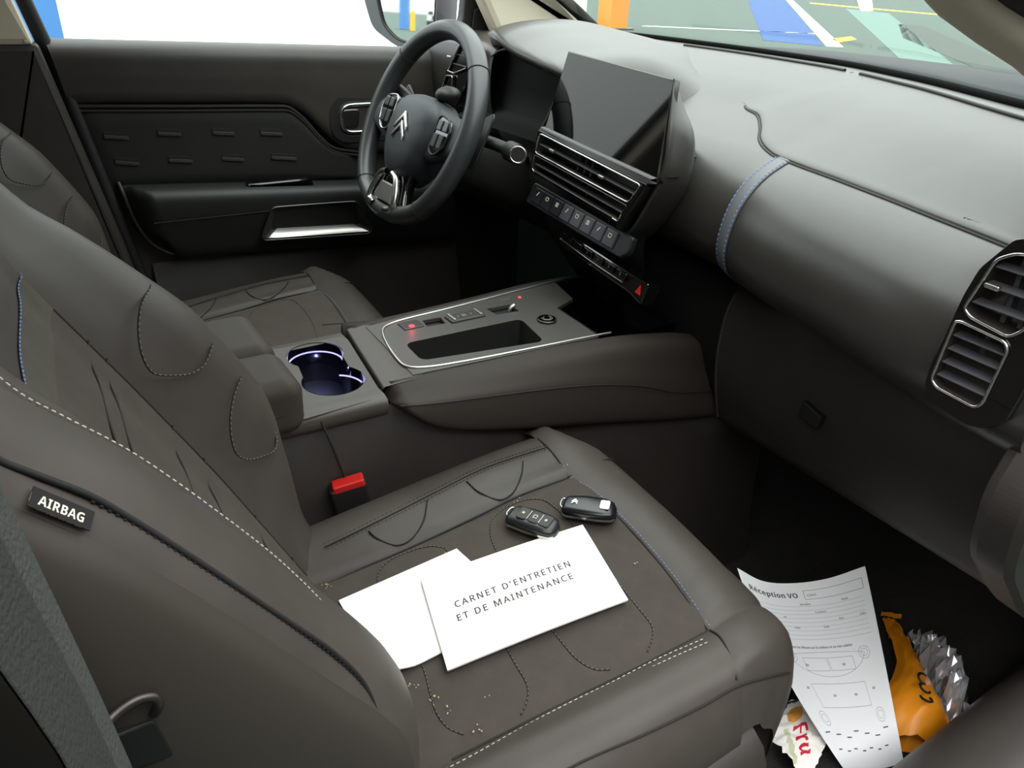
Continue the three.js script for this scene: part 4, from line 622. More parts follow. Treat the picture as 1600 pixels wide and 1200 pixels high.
{ // climate keys and the lower switch bar
  const o = thing('climate_panel', 'slanted row of climate keys with white symbols under the centre vents', 'control panel', [0.545, 0.66, 0]);
  const m = frame([0.545, 0.681, -0.14], [0, -0.02, 0.25], [0.45, 1, 0]);
  part(o, 'panel', at(ext(rpoly([[-0.004, -0.034], [0.25, -0.034], [0.262, -0.022], [0.258, 0.002], [-0.004, 0.002]], 0.006), 0.012, 0.002).translate(0, 0, -0.012), m), M.keyPlastic);
  for (let k = 0; k < 8; k++) { const b = part(o, 'key', at(move(box(0.026, 0.026, 0.005, 0.002), 0.022 + 0.0278 * k, -0.016, 0.0005), m), k > 2 && k < 8 ? M.keyGrey : M.keyPlastic);
    const g = k % 3 === 0 ? [move(box(0.0022, 0.008, 0.0006, 0.0002).rotateZ(-0.5), 0, 0, 0)] : k % 3 === 1 ? [ext(ring(rect(0.0075, 0.0065, 0.002), rect(0.005, 0.004, 0.001)), 0.0006)] : [move(box(0.007, 0.002, 0.0006, 0.0002), 0, 0.0025, 0), move(box(0.007, 0.0016, 0.0006, 0.0002), 0, 0, 0), move(box(0.007, 0.002, 0.0006, 0.0002), 0, -0.0025, 0)];
    part(b, 'symbol', at(merge(g).translate(0.022 + 0.0278 * k, -0.012, 0.0034), m), M.stitchWhite); }
  const w = thing('switch_bar', 'gloss black toggle switch bar with chrome edge below the climate keys', 'control panel', [0.56, 0.59, 0]);
  const n = frame([0.558, 0.612, -0.066], [0, -0.022, 0.2], [0.25, 1, 0]);
  part(w, 'bar', at(ext(rpoly([[-0.004, -0.02], [0.18, -0.02], [0.212, -0.026], [0.212, 0.008], [-0.004, 0.006]], 0.004), 0.03, 0.003).translate(0, 0, -0.03), n), M.gloss);
  part(w, 'chrome_edge', at(tube([[-0.004, -0.009, 0.001], [0.08, -0.0115, 0.0015], [0.164, -0.0115, 0.001]], 0.0013, { n: 30 }), n), M.chrome);
  for (let k = 0; k < 6; k++) part(w, 'toggle', at(move(box(0.024, 0.012, 0.008, 0.002), 0.016 + 0.028 * k, -0.002, 0.001), n), M.gloss);
  for (let k = 2; k < 6; k++) part(w, 'mark', at(move(box(0.002, 0.005, 0.0005, 0.0002), 0.016 + 0.028 * k, -0.001, 0.0054), n), M.stitchGrey);
  part(w, 'warning_symbol', at(ext(new THREE.Shape([new THREE.Vector2(-0.006, -0.007), new THREE.Vector2(0.006, -0.007), new THREE.Vector2(0, 0.007)]), 0.001), n.clone().multiply(new THREE.Matrix4().makeTranslation(0.2, -0.006, 0.0005))), M.red);
}
{ // passenger vent
  const o = thing('air_vent', 'gloss black double air vent at the passenger end of the dashboard', 'air vent', [0.5, 0.73, 0.64]);
  const m = frame([0.485, 0.7425, 0.6432], [-0.05, 0, 1], [0.02, 1, 0]);
  const Z = (z) => 0.9713 * (z - 0.635), Y = (y) => 0.9713 * (y - 0.735), pt = ([z, y]) => [Z(z), Y(y)];
  part(o, 'bezel', at(ext(ring(ring(rpoly([[0.632, 0.818], [0.612, 0.785], [0.6065, 0.757], [0.603, 0.715], [0.5995, 0.684], [0.601, 0.66], [0.611, 0.649], [0.65, 0.644], [0.668, 0.65], [0.68, 0.664], [0.684, 0.7], [0.684, 0.77], [0.672, 0.822]].map(pt), 0.006), rpoly([[0.637, 0.806], [0.624, 0.797], [0.612, 0.747], [0.62, 0.7415], [0.656, 0.737], [0.666, 0.748], [0.668, 0.8], [0.66, 0.81]].map(pt), 0.005)), rpoly([[0.609, 0.733], [0.614, 0.7345], [0.655, 0.732], [0.66, 0.726], [0.657, 0.672], [0.652, 0.6645], [0.613, 0.6665], [0.606, 0.672]].map(pt), 0.005)), 0.03, 0.0008).translate(0, 0, -0.024), m), M.gloss);
  const m2 = m.clone().multiply(new THREE.Matrix4().makeTranslation(0, 0, 0.0065));
  vent(o, m2, [[0.637, 0.806], [0.624, 0.797], [0.612, 0.747], [0.62, 0.7415], [0.656, 0.737], [0.666, 0.748], [0.668, 0.8], [0.66, 0.81]].map(pt), 0.005, { slats: 3, vanes: [0.004, 0.019], slider: [-0.006], ringW: 0.0024 });
  vent(o, m2, [[0.609, 0.733], [0.614, 0.7345], [0.655, 0.732], [0.66, 0.726], [0.657, 0.672], [0.652, 0.6645], [0.613, 0.6665], [0.606, 0.672]].map(pt), 0.005, { slats: 4, vanes: [-0.002], slider: false, ringW: 0.0024 });
}
{ // driver vent
  const o = thing('air_vent', 'narrow chrome framed air vent beyond the steering wheel rim', 'air vent', [0.62, 0.8, -0.56]);
  const m = frame([0.618, 0.805, -0.56], [-0.1, 0, 1], [0.05, 1, 0]), pt = ([z, y]) => [z + 0.56, y - 0.805];
  part(o, 'bezel', at(ext(rpoly([[-0.545, 0.872], [-0.47, 0.868], [-0.49, 0.81], [-0.55, 0.74], [-0.64, 0.74], [-0.62, 0.8]].map(pt), 0.012), 0.02, 0.003).translate(0, 0, -0.024), m), M.gloss);
  vent(o, m, [[-0.535, 0.862], [-0.48, 0.859], [-0.496, 0.822], [-0.558, 0.805], [-0.594, 0.806]].map(pt), 0.006, { slats: 2, slider: [-0.03], ringW: 0.003 });
  vent(o, m, [[-0.604, 0.795], [-0.565, 0.799], [-0.568, 0.768], [-0.604, 0.752], [-0.63, 0.755]].map(pt), 0.006, { slats: 1, slider: false, ringW: 0.003 });
}

// ================= driver door and mirror =================
{
  const d = thing('car_door_unit', 'black driver door with quilted insert, chrome pull cup and window', 'car door', [0.3, 0.1, -0.74]);
  const belt = (x) => 0.861 - 0.03 * (x + 0.1);
  const dx0 = (y) => y > 0.5 ? -0.1 + (0.86 - y) * 0.14 : -0.05 + (0.5 - y) * 0.1;
  const lowY = fn([[-0.2, 0.757], [0.1, 0.746], [0.29, 0.736], [0.33, 0.715], [0.37, 0.67], [0.41, 0.638], [0.455, 0.628], [0.9, 0.61]]);
  part(d, 'upper_panel', loft(lin(0, 1, 60).map((t) => { const x0 = lerp(-0.1, 0.86, t), b = belt(x0), lo = lowY(x0) + 0.004; return crv([[b - 0.006, -0.75], [b, -0.735], [b - 0.003, -0.708], [b - 0.018, -0.692], [b - 0.05, -0.69], [lerp(b - 0.05, lo, 0.5), -0.692], [lo + 0.012, -0.694], [lo, -0.7], [lo - 0.004, -0.71]].map(([y, z]) => [x0 + (1 - t) * (b - y) * 0.14, y, z]), 40); })), M.plastic);
  part(d, 'window_glass', loft(lin(-0.12, 0.62, 14).map((x) => lin(0, 1, 6).map((v) => [x + 0.02 * v, belt(x) - 0.01 + v * Math.min(0.36, 0.36 - Math.max(0, x - 0.2) * 0.7), -0.735 + 0.12 * v * v]))), M.glass);
  part(d, 'core', loft(lin(0, 1, 30).map((t) => [[0, 0.765], [0, 0.6], [0, 0.45], [0, 0.3], [0, 0.08]].map(([_, y]) => [lerp(dx0(y), 0.9, t), y, -0.716]))), M.plastic);
  // quilted insert, its upper edge dropping ahead of the handle
  const ins = (t) => t < 0.68 ? [lerp(-0.086, 0.308, t / 0.68), lerp(0.751, 0.733, t / 0.68)] : null;
  const topE = crv([[-0.086, 0.751, 0], [0.1, 0.742, 0], [0.28, 0.734, 0], [0.308, 0.731, 0], [0.337, 0.708, 0], [0.37, 0.668, 0], [0.397, 0.644, 0], [0.455, 0.63, 0]], 60), botE = crv([[-0.06, 0.603, 0], [0.1, 0.596, 0], [0.265, 0.585, 0], [0.36, 0.578, 0], [0.455, 0.572, 0]], 60);
  const insz = (u, v) => -0.704 + 0.008 * sm(u / 0.06) * sm((1 - u) / 0.06) * sm(v / 0.12) * sm((1 - v) / 0.1);
  const insert = part(d, 'quilted_insert', loft(lin(0, 60, 60).map((i) => lin(0, 1, 14).map((v) => [lerp(topE[i].x, botE[i].x, v), lerp(topE[i].y, botE[i].y, v), insz(i / 60, v)]))), M.doorCloth);
  part(d, 'seam', tube(topE.map((p) => [p.x, p.y + 0.001, -0.7]), 0.0035, { n: 90 }), M.seam);
  part(d, 'insert_lip', tube(topE.map((p) => [p.x + 0.002, p.y - 0.007, -0.6995]), 0.003, { n: 90 }), M.doorCloth);
  for (const [xa, ya, xb, yb] of [[-0.042, 0.701, 0, 0.696], [0.051, 0.701, 0.093, 0.696], [0.151, 0.696, 0.193, 0.691], [0.244, 0.689, 0.29, 0.684], [-0.032, 0.654, 0.01, 0.647], [0.062, 0.65, 0.106, 0.644], [0.162, 0.645, 0.206, 0.639], [0.261, 0.639, 0.314, 0.632]]) {
    part(insert, 'quilt_slot', at(ext(rpoly([[0, 0], [xb - xa, yb - ya], [xb - xa, yb - ya - 0.008], [0, -0.008]], 0.003), 0.005, 0.002), new THREE.Matrix4().makeTranslation(xa, ya, -0.6985)), M.slotLip); part(insert, 'quilt_groove', at(ext(rpoly([[0, 0], [xb - xa, yb - ya], [xb - xa, yb - ya + 0.006], [0, 0.006]], 0.003), 0.002, 0.0006), new THREE.Matrix4().makeTranslation(xa, ya, -0.6968)), M.doorCloth); }
  // lower swoop: pocket and arm rest
  const arm = part(d, 'armrest', loft(lin(0, 1, 40).map((t) => { const x = lerp(-0.035, 0.66, t), y = 0.607 - 0.075 * (x + 0.035), e = sm(t / 0.05); return crv([[x, y, -0.705], [x, y - 0.002, lerp(-0.7, -0.665, e)], [x + 0.004, y - 0.012, lerp(-0.7, -0.65, e)], [x + 0.01, y - 0.05, lerp(-0.7, -0.652, e)], [x + 0.02, y - 0.1, lerp(-0.7, -0.666, e)], [x + 0.03, y - 0.15 * sm(t / 0.12 + 0.3), -0.685], [x + 0.03, y - 0.16 * sm(t / 0.12 + 0.3), -0.712]], 26); })), M.doorLeather);
  part(arm, 'seam', tube(lin(0.01, 0.24, 12).map((x) => [x, 0.54 - 0.01 * x, -0.6505]), 0.0012, { n: 30 }), M.seam);
  part(arm, 'switch_pod', at(ext(rpoly([[0.195, 0.594], [0.33, 0.594], [0.34, 0.575], [0.215, 0.572]], 0.008), 0.02, 0.004), new THREE.Matrix4().makeTranslation(0, 0, -0.685)), M.gloss);
  const cup = part(d, 'pull_cup', loft([[[0.238, 0.546], [0.425, 0.538], [0.457, 0.47], [0.447, 0.462], [0.214, 0.479], [0.21, 0.487]], [[0.243, 0.542], [0.422, 0.535], [0.452, 0.471], [0.444, 0.466], [0.219, 0.482], [0.216, 0.488]], [[0.262, 0.53], [0.405, 0.524], [0.418, 0.495], [0.408, 0.49], [0.258, 0.501], [0.25, 0.505]], [[0.27, 0.525], [0.395, 0.52], [0.4, 0.505], [0.39, 0.5], [0.27, 0.508], [0.262, 0.512]]].map((r, i) => { const q = rpoly(r, [0.008, 0.008, 0.004, 0.003, 0.003, 0.004]).getPoints(5); return q.slice(0, -1).map((p) => [p.x, p.y, [-0.6515, -0.6455, -0.676, -0.682][i]]); }), { closeU: true }), M.plastic);
  part(cup, 'chrome_sill', loft([[[0.2155, 0.4835], [0.452, 0.4665]], [[0.222, 0.483], [0.447, 0.468]], [[0.238, 0.491], [0.428, 0.4785]], [[0.257, 0.5], [0.409, 0.4885]]].map((r, i) => { const a = V([...r[0], [-0.6475, -0.6435, -0.654, -0.672][i]]), b = V([...r[1], [-0.6475, -0.6435, -0.654, -0.672][i]]); return lin(0, 1, 10).map((t) => a.clone().lerp(b, t)); })), M.satin);
  part(cup, 'rim', tube(rpoly([[0.238, 0.546], [0.425, 0.538], [0.457, 0.47], [0.447, 0.462], [0.214, 0.479], [0.21, 0.487]], [0.01, 0.01, 0.004, 0.003, 0.003, 0.004]).getPoints(5).slice(0, -1).map((p) => [p.x, p.y, -0.646]), 0.0018, { closed: true, n: 90 }), M.steel);
  part(d, 'pocket_edge', tube(crv([[-0.033, 0.612, -0.7], [-0.028, 0.588, -0.69], [-0.018, 0.537, -0.69], [0.004, 0.489, -0.69], [0.041, 0.461, -0.69], [0.1, 0.449, -0.69], [0.16, 0.45, -0.69], [0.3, 0.44, -0.69]], 40), 0.004, { n: 80 }), M.plastic);
  part(d, 'pocket', loft(lin(0, 1, 20).map((t) => { const x = lerp(0.0, 0.7, t); return crv([[x, 0.44, -0.712], [x, 0.3, -0.68], [x, 0.12, -0.66], [x, 0.07, -0.712]], 12); })), M.plastic);
  // handle
  const hm = new THREE.Matrix4().makeTranslation(0.475, 0.704, -0.699);
  const slot = (w, h) => rect(w, h, h * 0.49);
  part(d, 'handle_bezel', at(ext(ring(slot(0.17, 0.105), slot(0.128, 0.068)), 0.008, 0.003), hm), M.darkPlastic);
  part(d, 'handle_cup', at(loft([[0.004, 1], [-0.012, 0.96], [-0.016, 0.9], [-0.016, 0.02]].map(([z, k]) => slot(0.13, 0.07).getPoints(8).slice(0, -1).map((p) => [p.x * k, p.y * k, z])), { closeU: true }), hm), M.darkPlastic);
  const hd = part(d, 'door_handle', at(tube(slot(0.118, 0.056).getPoints(8).slice(0, -1).map((p) => [p.x, p.y, 0.009]), 0.0038, { closed: true, n: 120 }), hm), M.chrome);
  part(hd, 'handle_pull', at(ext(rpoly([[-0.056, -0.02], [-0.02, -0.02], [-0.014, 0.02], [-0.056, 0.02]], 0.012), 0.01, 0.003), hm.clone().multiply(new THREE.Matrix4().makeTranslation(0, 0, 0))), M.steel);
  part(d, 'sail_panel', at(ext(rpoly([[0.66, 0.845], [0.9, 0.84], [0.9, 0.9], [0.72, 1.02], [0.7, 1.0], [0.69, 0.9]], 0.01), 0.03, 0.006), new THREE.Matrix4().makeTranslation(0.03, 0, -0.735)), M.darkPlastic);
  part(d, 'speaker_cover', at(ext(rpoly([[0.735, 0.852], [0.85, 0.85], [0.84, 0.885], [0.78, 0.92], [0.745, 0.918]], 0.008), 0.006, 0.002), new THREE.Matrix4().makeTranslation(0, 0, -0.704)), M.black);
}
{
  const o = thing('wing_mirror', 'black wing mirror outside the driver window', 'mirror', [0.7, 0.83, -0.95]);
  const m = frame([0.7, 0.9, -0.95], [0.42, 0, 0.906], [0.03, 1, 0]); // face looks back and inwards
  const g0 = [[-0.085, 0.075], [-0.088, 0.02], [-0.07, -0.035], [-0.03, -0.064], [0.06, -0.08], [0.085, -0.075], [0.095, 0.06], [0.06, 0.085], [-0.06, 0.09]];
  const out = g0.map(([x, y]) => [x < -0.05 ? x * 1.52 : x * 1.1, y < 0 ? y * 1.2 - 0.004 : y * 1.12]);
  part(o, 'housing', at(loft([[1, 0.004], [1.03, -0.01], [1.02, -0.04], [0.85, -0.09], [0.4, -0.12], [0.02, -0.125]].map(([k, z]) => rpoly(out, 0.022).getPoints(6).slice(0, -1).map((p) => [p.x * k, p.y * k, z])), { closeU: true }), m), M.mirrorShell);
  part(o, 'rim', at(ext(ring(rpoly(out, 0.022), rpoly(g0, 0.018)), 0.008, 0.002), m), M.mirrorShell);
  part(o, 'glass_edge', at(tube(rpoly(g0, 0.018).getPoints(6).slice(0, -1).map((p) => [p.x * 1.01, p.y * 1.01, 0.006]), 0.003, { closed: true, n: 100 }), m), M.black);
  part(o, 'mirror_glass', at(ext(rpoly(g0.map(([x, y]) => [x * 1.02, y * 1.02]), 0.018), 0.003), m), M.mirror);
  part(o, 'arm', tube([[0.76, 0.84, -0.9], [0.79, 0.83, -0.82], [0.81, 0.85, -0.73]], 0.022, { n: 16 }), M.darkPlastic);
}

// ================= steering wheel and column =================
{
  const o = thing('steering_wheel', 'black leather steering wheel with a silver double chevron emblem', 'steering wheel', [0.436, 0.744, -0.364]);
  const tl = 0.432, m = new THREE.Matrix4().makeBasis(new THREE.Vector3(0, 0, 1), new THREE.Vector3(Math.sin(tl), Math.cos(tl), 0), new THREE.Vector3(-Math.cos(tl), Math.sin(tl), 0)).setPosition(0.436, 0.744, -0.364);
  const T = (x, y, z) => m.clone().multiply(new THREE.Matrix4().makeTranslation(x, y, z));
  const R = (a) => { const c = Math.cos(a), s = Math.sin(a), r = 0.173, y = r * s; return new THREE.Vector3(r * c * 1.01, y < -0.135 ? -0.135 + (y + 0.135) * 0.7 : y, 0); };
  const rows = lin(0, 2 * Math.PI, 120).slice(0, 120).map((a) => { const c = R(a), n = c.clone().normalize(), th = 1 + 0.1 * sm(1 - Math.abs(Math.sin(a)) * 1.4) ; return lin(0, 2 * Math.PI, 18).slice(0, 18).map((b) => c.clone().addScaledVector(n, 0.0165 * th * Math.cos(b)).add(new THREE.Vector3(0, 0, 0.0185 * Math.sin(b)))); });
  const rim = part(o, 'rim', at(loft(rows, { closeU: true, closeV: true }), m), M.wheelLeather);
  for (const a of [0.72, 2.42, 3.98, 5.44]) { const c = R(a), n = c.clone().normalize(), th = 1 + 0.1 * sm(1 - Math.abs(Math.sin(a)) * 1.4); part(rim, 'seam', at(tube(lin(0, 2 * Math.PI, 20).slice(0, 20).map((b) => c.clone().addScaledVector(n, 0.0167 * th * Math.cos(b)).add(new THREE.Vector3(0, 0, 0.0187 * Math.sin(b)))), 0.0009, { closed: true, n: 40 }), m), M.seam); }
  // airbag cover: a soft shield, proud of the rim plane
  const sh = rpoly([[-0.078, 0.03], [-0.05, 0.05], [0.0, 0.056], [0.05, 0.05], [0.078, 0.03], [0.082, -0.02], [0.058, -0.075], [0.025, -0.102], [-0.025, -0.102], [-0.058, -0.075], [-0.082, -0.02]], 0.02).getPoints(6).slice(0, -1);
  const dom = (k, z) => sh.map((p) => [p.x * k, -0.02 + (p.y + 0.02) * k, z]);
  part(o, 'airbag_cover', at(loft([dom(1.02, -0.035), dom(1.02, -0.01), dom(1, 0.004), dom(0.93, 0.016), dom(0.75, 0.025), dom(0.45, 0.0295), dom(0.02, 0.031)], { closeU: true }), m), M.wheelHub);
  for (const s of [-1, 1]) part(o, 'spoke', at(loft(lin(0.06, 0.168, 12).map((x) => crv([[s * x, 0.04 - 0.1 * (x - 0.06), -0.016], [s * x, 0.044 - 0.12 * (x - 0.06), -0.002], [s * x, 0.03 - 0.1 * (x - 0.06), 0.008], [s * x, -0.02, 0.009], [s * x, -0.05 + 0.25 * (x - 0.06), 0.004], [s * x, -0.056 + 0.25 * (x - 0.06), -0.01], [s * x, -0.05 + 0.25 * (x - 0.06), -0.016]], 20))), m), M.wheelHub);
  part(o, 'lower_spoke', at(loft(lin(-0.08, -0.165, 10).map((y) => { const w = 0.045 + 0.02 * sm((-0.1 - y) / 0.06); return crv([[-w, y, -0.014], [-w, y, 0.004], [-w * 0.7, y, 0.011], [0, y, 0.013], [w * 0.7, y, 0.011], [w, y, 0.004], [w, y, -0.014]], 20); })), m), M.gloss);
  // chrome clips of the lower spoke
  const clip = (s) => tube([[s * 0.012, -0.094, 0.019], [s * 0.03, -0.1, 0.019], [s * 0.042, -0.118, 0.018], [s * 0.05, -0.142, 0.017], [s * 0.046, -0.153, 0.016], [s * 0.024, -0.158, 0.017]], 0.0065, { n: 40, seg: 10 });
  for (const s of [-1, 1]) part(o, 'chrome_clip', at(clip(s), m), M.chrome);
  part(o, 'chrome_plate', at(ext(rpoly([[-0.028, -0.112], [0.028, -0.112], [0.034, -0.146], [-0.034, -0.146]], 0.008), 0.006, 0.002), T(0, 0, 0.011)), M.satin);
  // emblem: two chevrons
  for (const y of [0.006, -0.011]) part(o, 'emblem', at(ext(new THREE.Shape([[-0.024, -0.019], [0, 0.004], [0.024, -0.019], [0.0225, -0.01], [0, 0.0145], [-0.0225, -0.01]].map((p) => new THREE.Vector2(...p))), 0.004, 0.0012), T(0.003, y - 0.005, 0.0305)), M.chrome);
  // keypads
  for (const s of [-1, 1]) {
    const P0 = rpoly((s > 0 ? [[0.09, 0.032], [0.128, 0.026], [0.14, 0.008], [0.134, -0.022], [0.112, -0.038], [0.09, -0.03]] : [[-0.078, 0.04], [-0.118, 0.036], [-0.132, 0.018], [-0.126, -0.012], [-0.104, -0.03], [-0.078, -0.022]]), 0.014), p0 = P0.getPoints(6).slice(0, -1);
    const pad = part(o, 'keypad', at(ext(P0, 0.006, 0.002), T(0, 0, 0.008)), M.gloss);
    part(pad, 'trim', at(tube(p0.map((p) => [p.x, p.y, 0.0145]), 0.0016, { closed: true, n: 80 }), m), s < 0 ? M.chrome : M.darkPlastic);
    for (const [y, h] of [[0.014, 0.018], [-0.012, 0.024]]) for (const x of [0.104, 0.124]) part(pad, 'key', at(move(box(0.016, h, 0.004, 0.002), s * (x - (y < 0 ? 0.002 : 0) - (s < 0 ? 0.009 : 0)), y + (s < 0 ? 0.009 : 0), 0.0155), m), y > 0 ? M.keyGrey : M.darkPlastic);
  }
  part(o, 'paddle', at(ext(rpoly([[0.128, 0.05], [0.156, 0.066], [0.162, 0.058], [0.16, -0.02], [0.15, -0.036], [0.138, -0.02]], 0.01), 0.005, 0.002), T(0, 0, -0.045)), M.darkPlastic);
  part(o, 'paddle', at(ext(rpoly([[-0.128, 0.05], [-0.172, 0.072], [-0.178, 0.062], [-0.178, -0.03], [-0.158, -0.04], [-0.14, -0.02]], 0.01), 0.005, 0.002), T(0, 0, -0.045)), M.darkPlastic);
  const c = thing('steering_column', 'dark steering column shroud with round ended stalk behind the wheel', 'steering column', [0.56, 0.68, -0.36]);
  const cm = (k, z) => lin(0, 2 * Math.PI, 28).slice(0, 28).map((a) => [0.075 * k * Math.sign(Math.cos(a)) * Math.abs(Math.cos(a)) ** 0.7, -0.02 + 0.055 * k * Math.sign(Math.sin(a)) * Math.abs(Math.sin(a)) ** 0.7, z]);
  part(c, 'shroud', at(loft([cm(0.6, -0.035), cm(0.95, -0.04), cm(1, -0.06), cm(1.05, -0.16), cm(1.1, -0.24)], { closeU: true }), m), M.darkPlastic);
  const st = part(c, 'wiper_stalk', [tube([[0.5, 0.735, -0.29], [0.5, 0.738, -0.2], [0.497, 0.737, -0.135]], 0.011, { n: 20 }), tube([[0.498, 0.737, -0.15], [0.494, 0.737, -0.118]], 0.0165, { n: 8, seg: 20 })], M.darkPlastic);
  const sf = frame([0.4925, 0.737, -0.1165], [-0.35, 0, -0.94], [0, 1, 0]).multiply(new THREE.Matrix4().makeRotationY(Math.PI)); const vF = new THREE.Vector3(-0.62, 0.18, 0.76);
  const qf = new THREE.Matrix4().makeRotationFromQuaternion(new THREE.Quaternion().setFromUnitVectors(new THREE.Vector3(0, 0, 1), vF.normalize())).setPosition(0.4925, 0.738, -0.1165);
  part(st, 'end_button', at(new THREE.CylinderGeometry(0.012, 0.0145, 0.012, 28).rotateX(Math.PI / 2), qf), M.darkPlastic);
  part(st, 'ring', at(new THREE.TorusGeometry(0.0125, 0.0014, 8, 36).translate(0, 0, 0.0055), qf), M.chrome);
  part(c, 'light_stalk', [tube([[0.49, 0.745, -0.43], [0.48, 0.78, -0.52], [0.475, 0.79, -0.56]], 0.01, { n: 20 })], M.darkPlastic);
  part(c, 'multi_switch', at(new THREE.SphereGeometry(0.02, 20, 12).scale(1.2, 0.7, 1), new THREE.Matrix4().makeTranslation(0.48, 0.8, -0.33)), M.darkPlastic);
  const p = thing('pedal', 'dark brake pedal in the driver footwell', 'pedal', [0.85, 0.1, -0.4]);
  part(p, 'pad', at(box(0.02, 0.06, 0.09, 0.006).rotateZ(-0.5), new THREE.Matrix4().makeTranslation(0.84, 0.16, -0.4)), M.rubber); part(p, 'arm', tube([[0.85, 0.17, -0.4], [0.95, 0.3, -0.4], [0.97, 0.48, -0.4]], 0.008, { n: 16 }), M.black);
}
// ================= litter in the passenger footwell =================
{
  const tex = textCanvas(724, 1024, (x, w, h) => {
    x.fillStyle = '#f4f5f6'; x.fillRect(0, 0, w, h); x.strokeStyle = '#55585c'; x.fillStyle = '#33363a'; x.textBaseline = 'middle'; x.lineWidth = 2;
    x.font = 'bold 46px sans-serif'; x.fillText('Réception VO', 40, 90); x.strokeRect(372, 58, 320, 60); x.font = '20px sans-serif'; x.fillText('Client', 386, 90);
    x.font = '18px sans-serif'; x.strokeStyle = '#a9adb2'; x.lineWidth = 1.5;
    [['Modèle', 330, 150], ['Date', 560, 150], ['Couleur', 400, 205], ['N°', 200, 235], ['Km', 520, 260], ['Clés', 640, 260], ['Date', 240, 300], ['État', 420, 300]].forEach(([t, a, b]) => x.fillText(t, a, b));
    for (let k = 0; k < 9; k++) { x.beginPath(); x.moveTo(60, 165 + k * 26); x.lineTo(680, 165 + k * 26); x.stroke(); }
    x.font = 'bold 17px sans-serif'; x.fillText('Entourer les défauts sur le schéma et ne rien oublier', 120, 420);
    x.strokeStyle = '#8e949a'; x.lineWidth = 2; x.strokeRect(200, 480, 160, 70); x.strokeRect(370, 480, 160, 70); x.beginPath(); x.moveTo(110, 470); x.bezierCurveTo(200, 440, 520, 440, 610, 470); x.bezierCurveTo(560, 620, 160, 620, 110, 470); x.stroke();
    for (const [a, b] of [[130, 470], [610, 470], [130, 790], [610, 790]]) for (const r of [34, 20]) { x.beginPath(); x.arc(a, b, r, 0, 7); x.stroke(); }
    x.strokeRect(170, 620, 390, 120); for (const [a, b] of [[200, 520], [450, 520], [300, 680], [460, 680], [120, 640], [600, 660]]) x.fillText('AV', a, b); for (let k = 0; k < 7; k++) { x.fillRect(60 + 90 * k, 850 + 14 * (k % 3), 44, 5); x.fillRect(90 + 80 * k, 930 + 10 * (k % 2), 34, 5); } });
  const o = thing('paper_sheet', 'printed white vehicle inspection form standing curled in the passenger footwell', 'paper', [0.65, 0.005, 0.55]);
  // top edge and bottom edge of the curled sheet
  const top = crv([[0.565, 0.243, 0.402], [0.59, 0.229, 0.43], [0.632, 0.222, 0.452], [0.675, 0.232, 0.478], [0.716, 0.259, 0.505]], 30);
  const mid = crv([[0.57, 0.14, 0.5], [0.6, 0.132, 0.512], [0.64, 0.125, 0.53], [0.68, 0.126, 0.55], [0.722, 0.133, 0.57]], 30);
  const bot = crv([[0.618, 0.004, 0.617], [0.634, 0.004, 0.625], [0.655, 0.004, 0.637], [0.678, 0.006, 0.648], [0.698, 0.012, 0.656]], 30);
  const rows = lin(0, 1, 24).map((v) => top.map((p, i) => { const c = mid[i], b = bot[i], q = [p, c, b].map((e) => e); const a1 = p.clone().lerp(c, v * 2), a2 = c.clone().lerp(b, v * 2 - 1), s = v; return p.clone().multiplyScalar((1 - s) * (1 - 2 * s)).addScaledVector(c, 4 * s * (1 - s)).addScaledVector(b, s * (2 * s - 1)); }));
  const g = loft(rows), uv = g.attributes.uv; for (let j = 0, k = 0; j <= 24; j++) for (let i = 0; i <= 30; i++, k++) uv.setXY(k, i / 30, 1 - j / 24);
  part(o, 'print_side', g, S({ map: tex, roughness: 0.7 })); part(o, 'back_side', loft(rows.map((r) => r.map((p) => [p.x + 0.0003, p.y - 0.0001, p.z - 0.0002]))), M.paper);
}
function crumple(n, m, f, amp, sd, facet) { seed = sd; const h = lin(0, n, n).map(() => lin(0, m, m).map(() => (rnd() - 0.5) * amp)); const g = loft(lin(0, n, n).map((i) => lin(0, m, m).map((j) => { const p = V(f(i / n, j / m)); p.y += h[i][j]; p.x += h[(i + 3) % (n + 1)][j] * 0.6; p.y = Math.max(p.y, 0.004); return p; }))); if (!facet) return g; const q = g.toNonIndexed(); q.computeVertexNormals(); return q; }
{
  const o = thing('snack_bag', 'empty bright orange snack bag lying behind the printed form', 'wrapper', [0.8, 0, 0.58]);
  const axis = [[0.922, 0.026, 0.482], [0.88, 0.034, 0.53], [0.835, 0.042, 0.575], [0.775, 0.045, 0.625], [0.735, 0.02, 0.655]];
  const cur = crv(axis, 20), wd = fn([[0, 0.014], [0.15, 0.018], [0.4, 0.022], [0.62, 0.04], [0.85, 0.062], [1, 0.05]]), side = new THREE.Vector3(0.72, 0, 0.69);
  part(o, 'film', [0, 1].map((k) => crumple(20, 10, (u, v) => { const c = cur[Math.round(u * 20)].clone(), w = wd(u); c.addScaledVector(side, (v - 0.62) * 1.6 * w); c.y += (k ? 1 : -1) * 0.02 * Math.sin(Math.PI * v) * sm(u * 2); return c; }, 0.008, 11 + k)), M.orangeFilm);
  seed = 3; const l = []; for (let k = 0; k < 3; k++) l.push(new THREE.TorusGeometry(0.008, 0.002, 4, 12, 4.2).rotateX(-1.2).rotateY(k).translate(0.79 - 0.012 * k, 0.082 - 0.003 * k, 0.607 + 0.011 * k)); part(o, 'lettering', l, M.black);
  part(o, 'crimp', crumple(3, 8, (u, v) => { const c = cur[0].clone().addScaledVector(side, (v - 0.5) * 0.034); c.x += 0.01 * u; c.z -= 0.006 * u; c.y += 0.004; return c; }, 0.003, 5), M.orangeFilm);
}
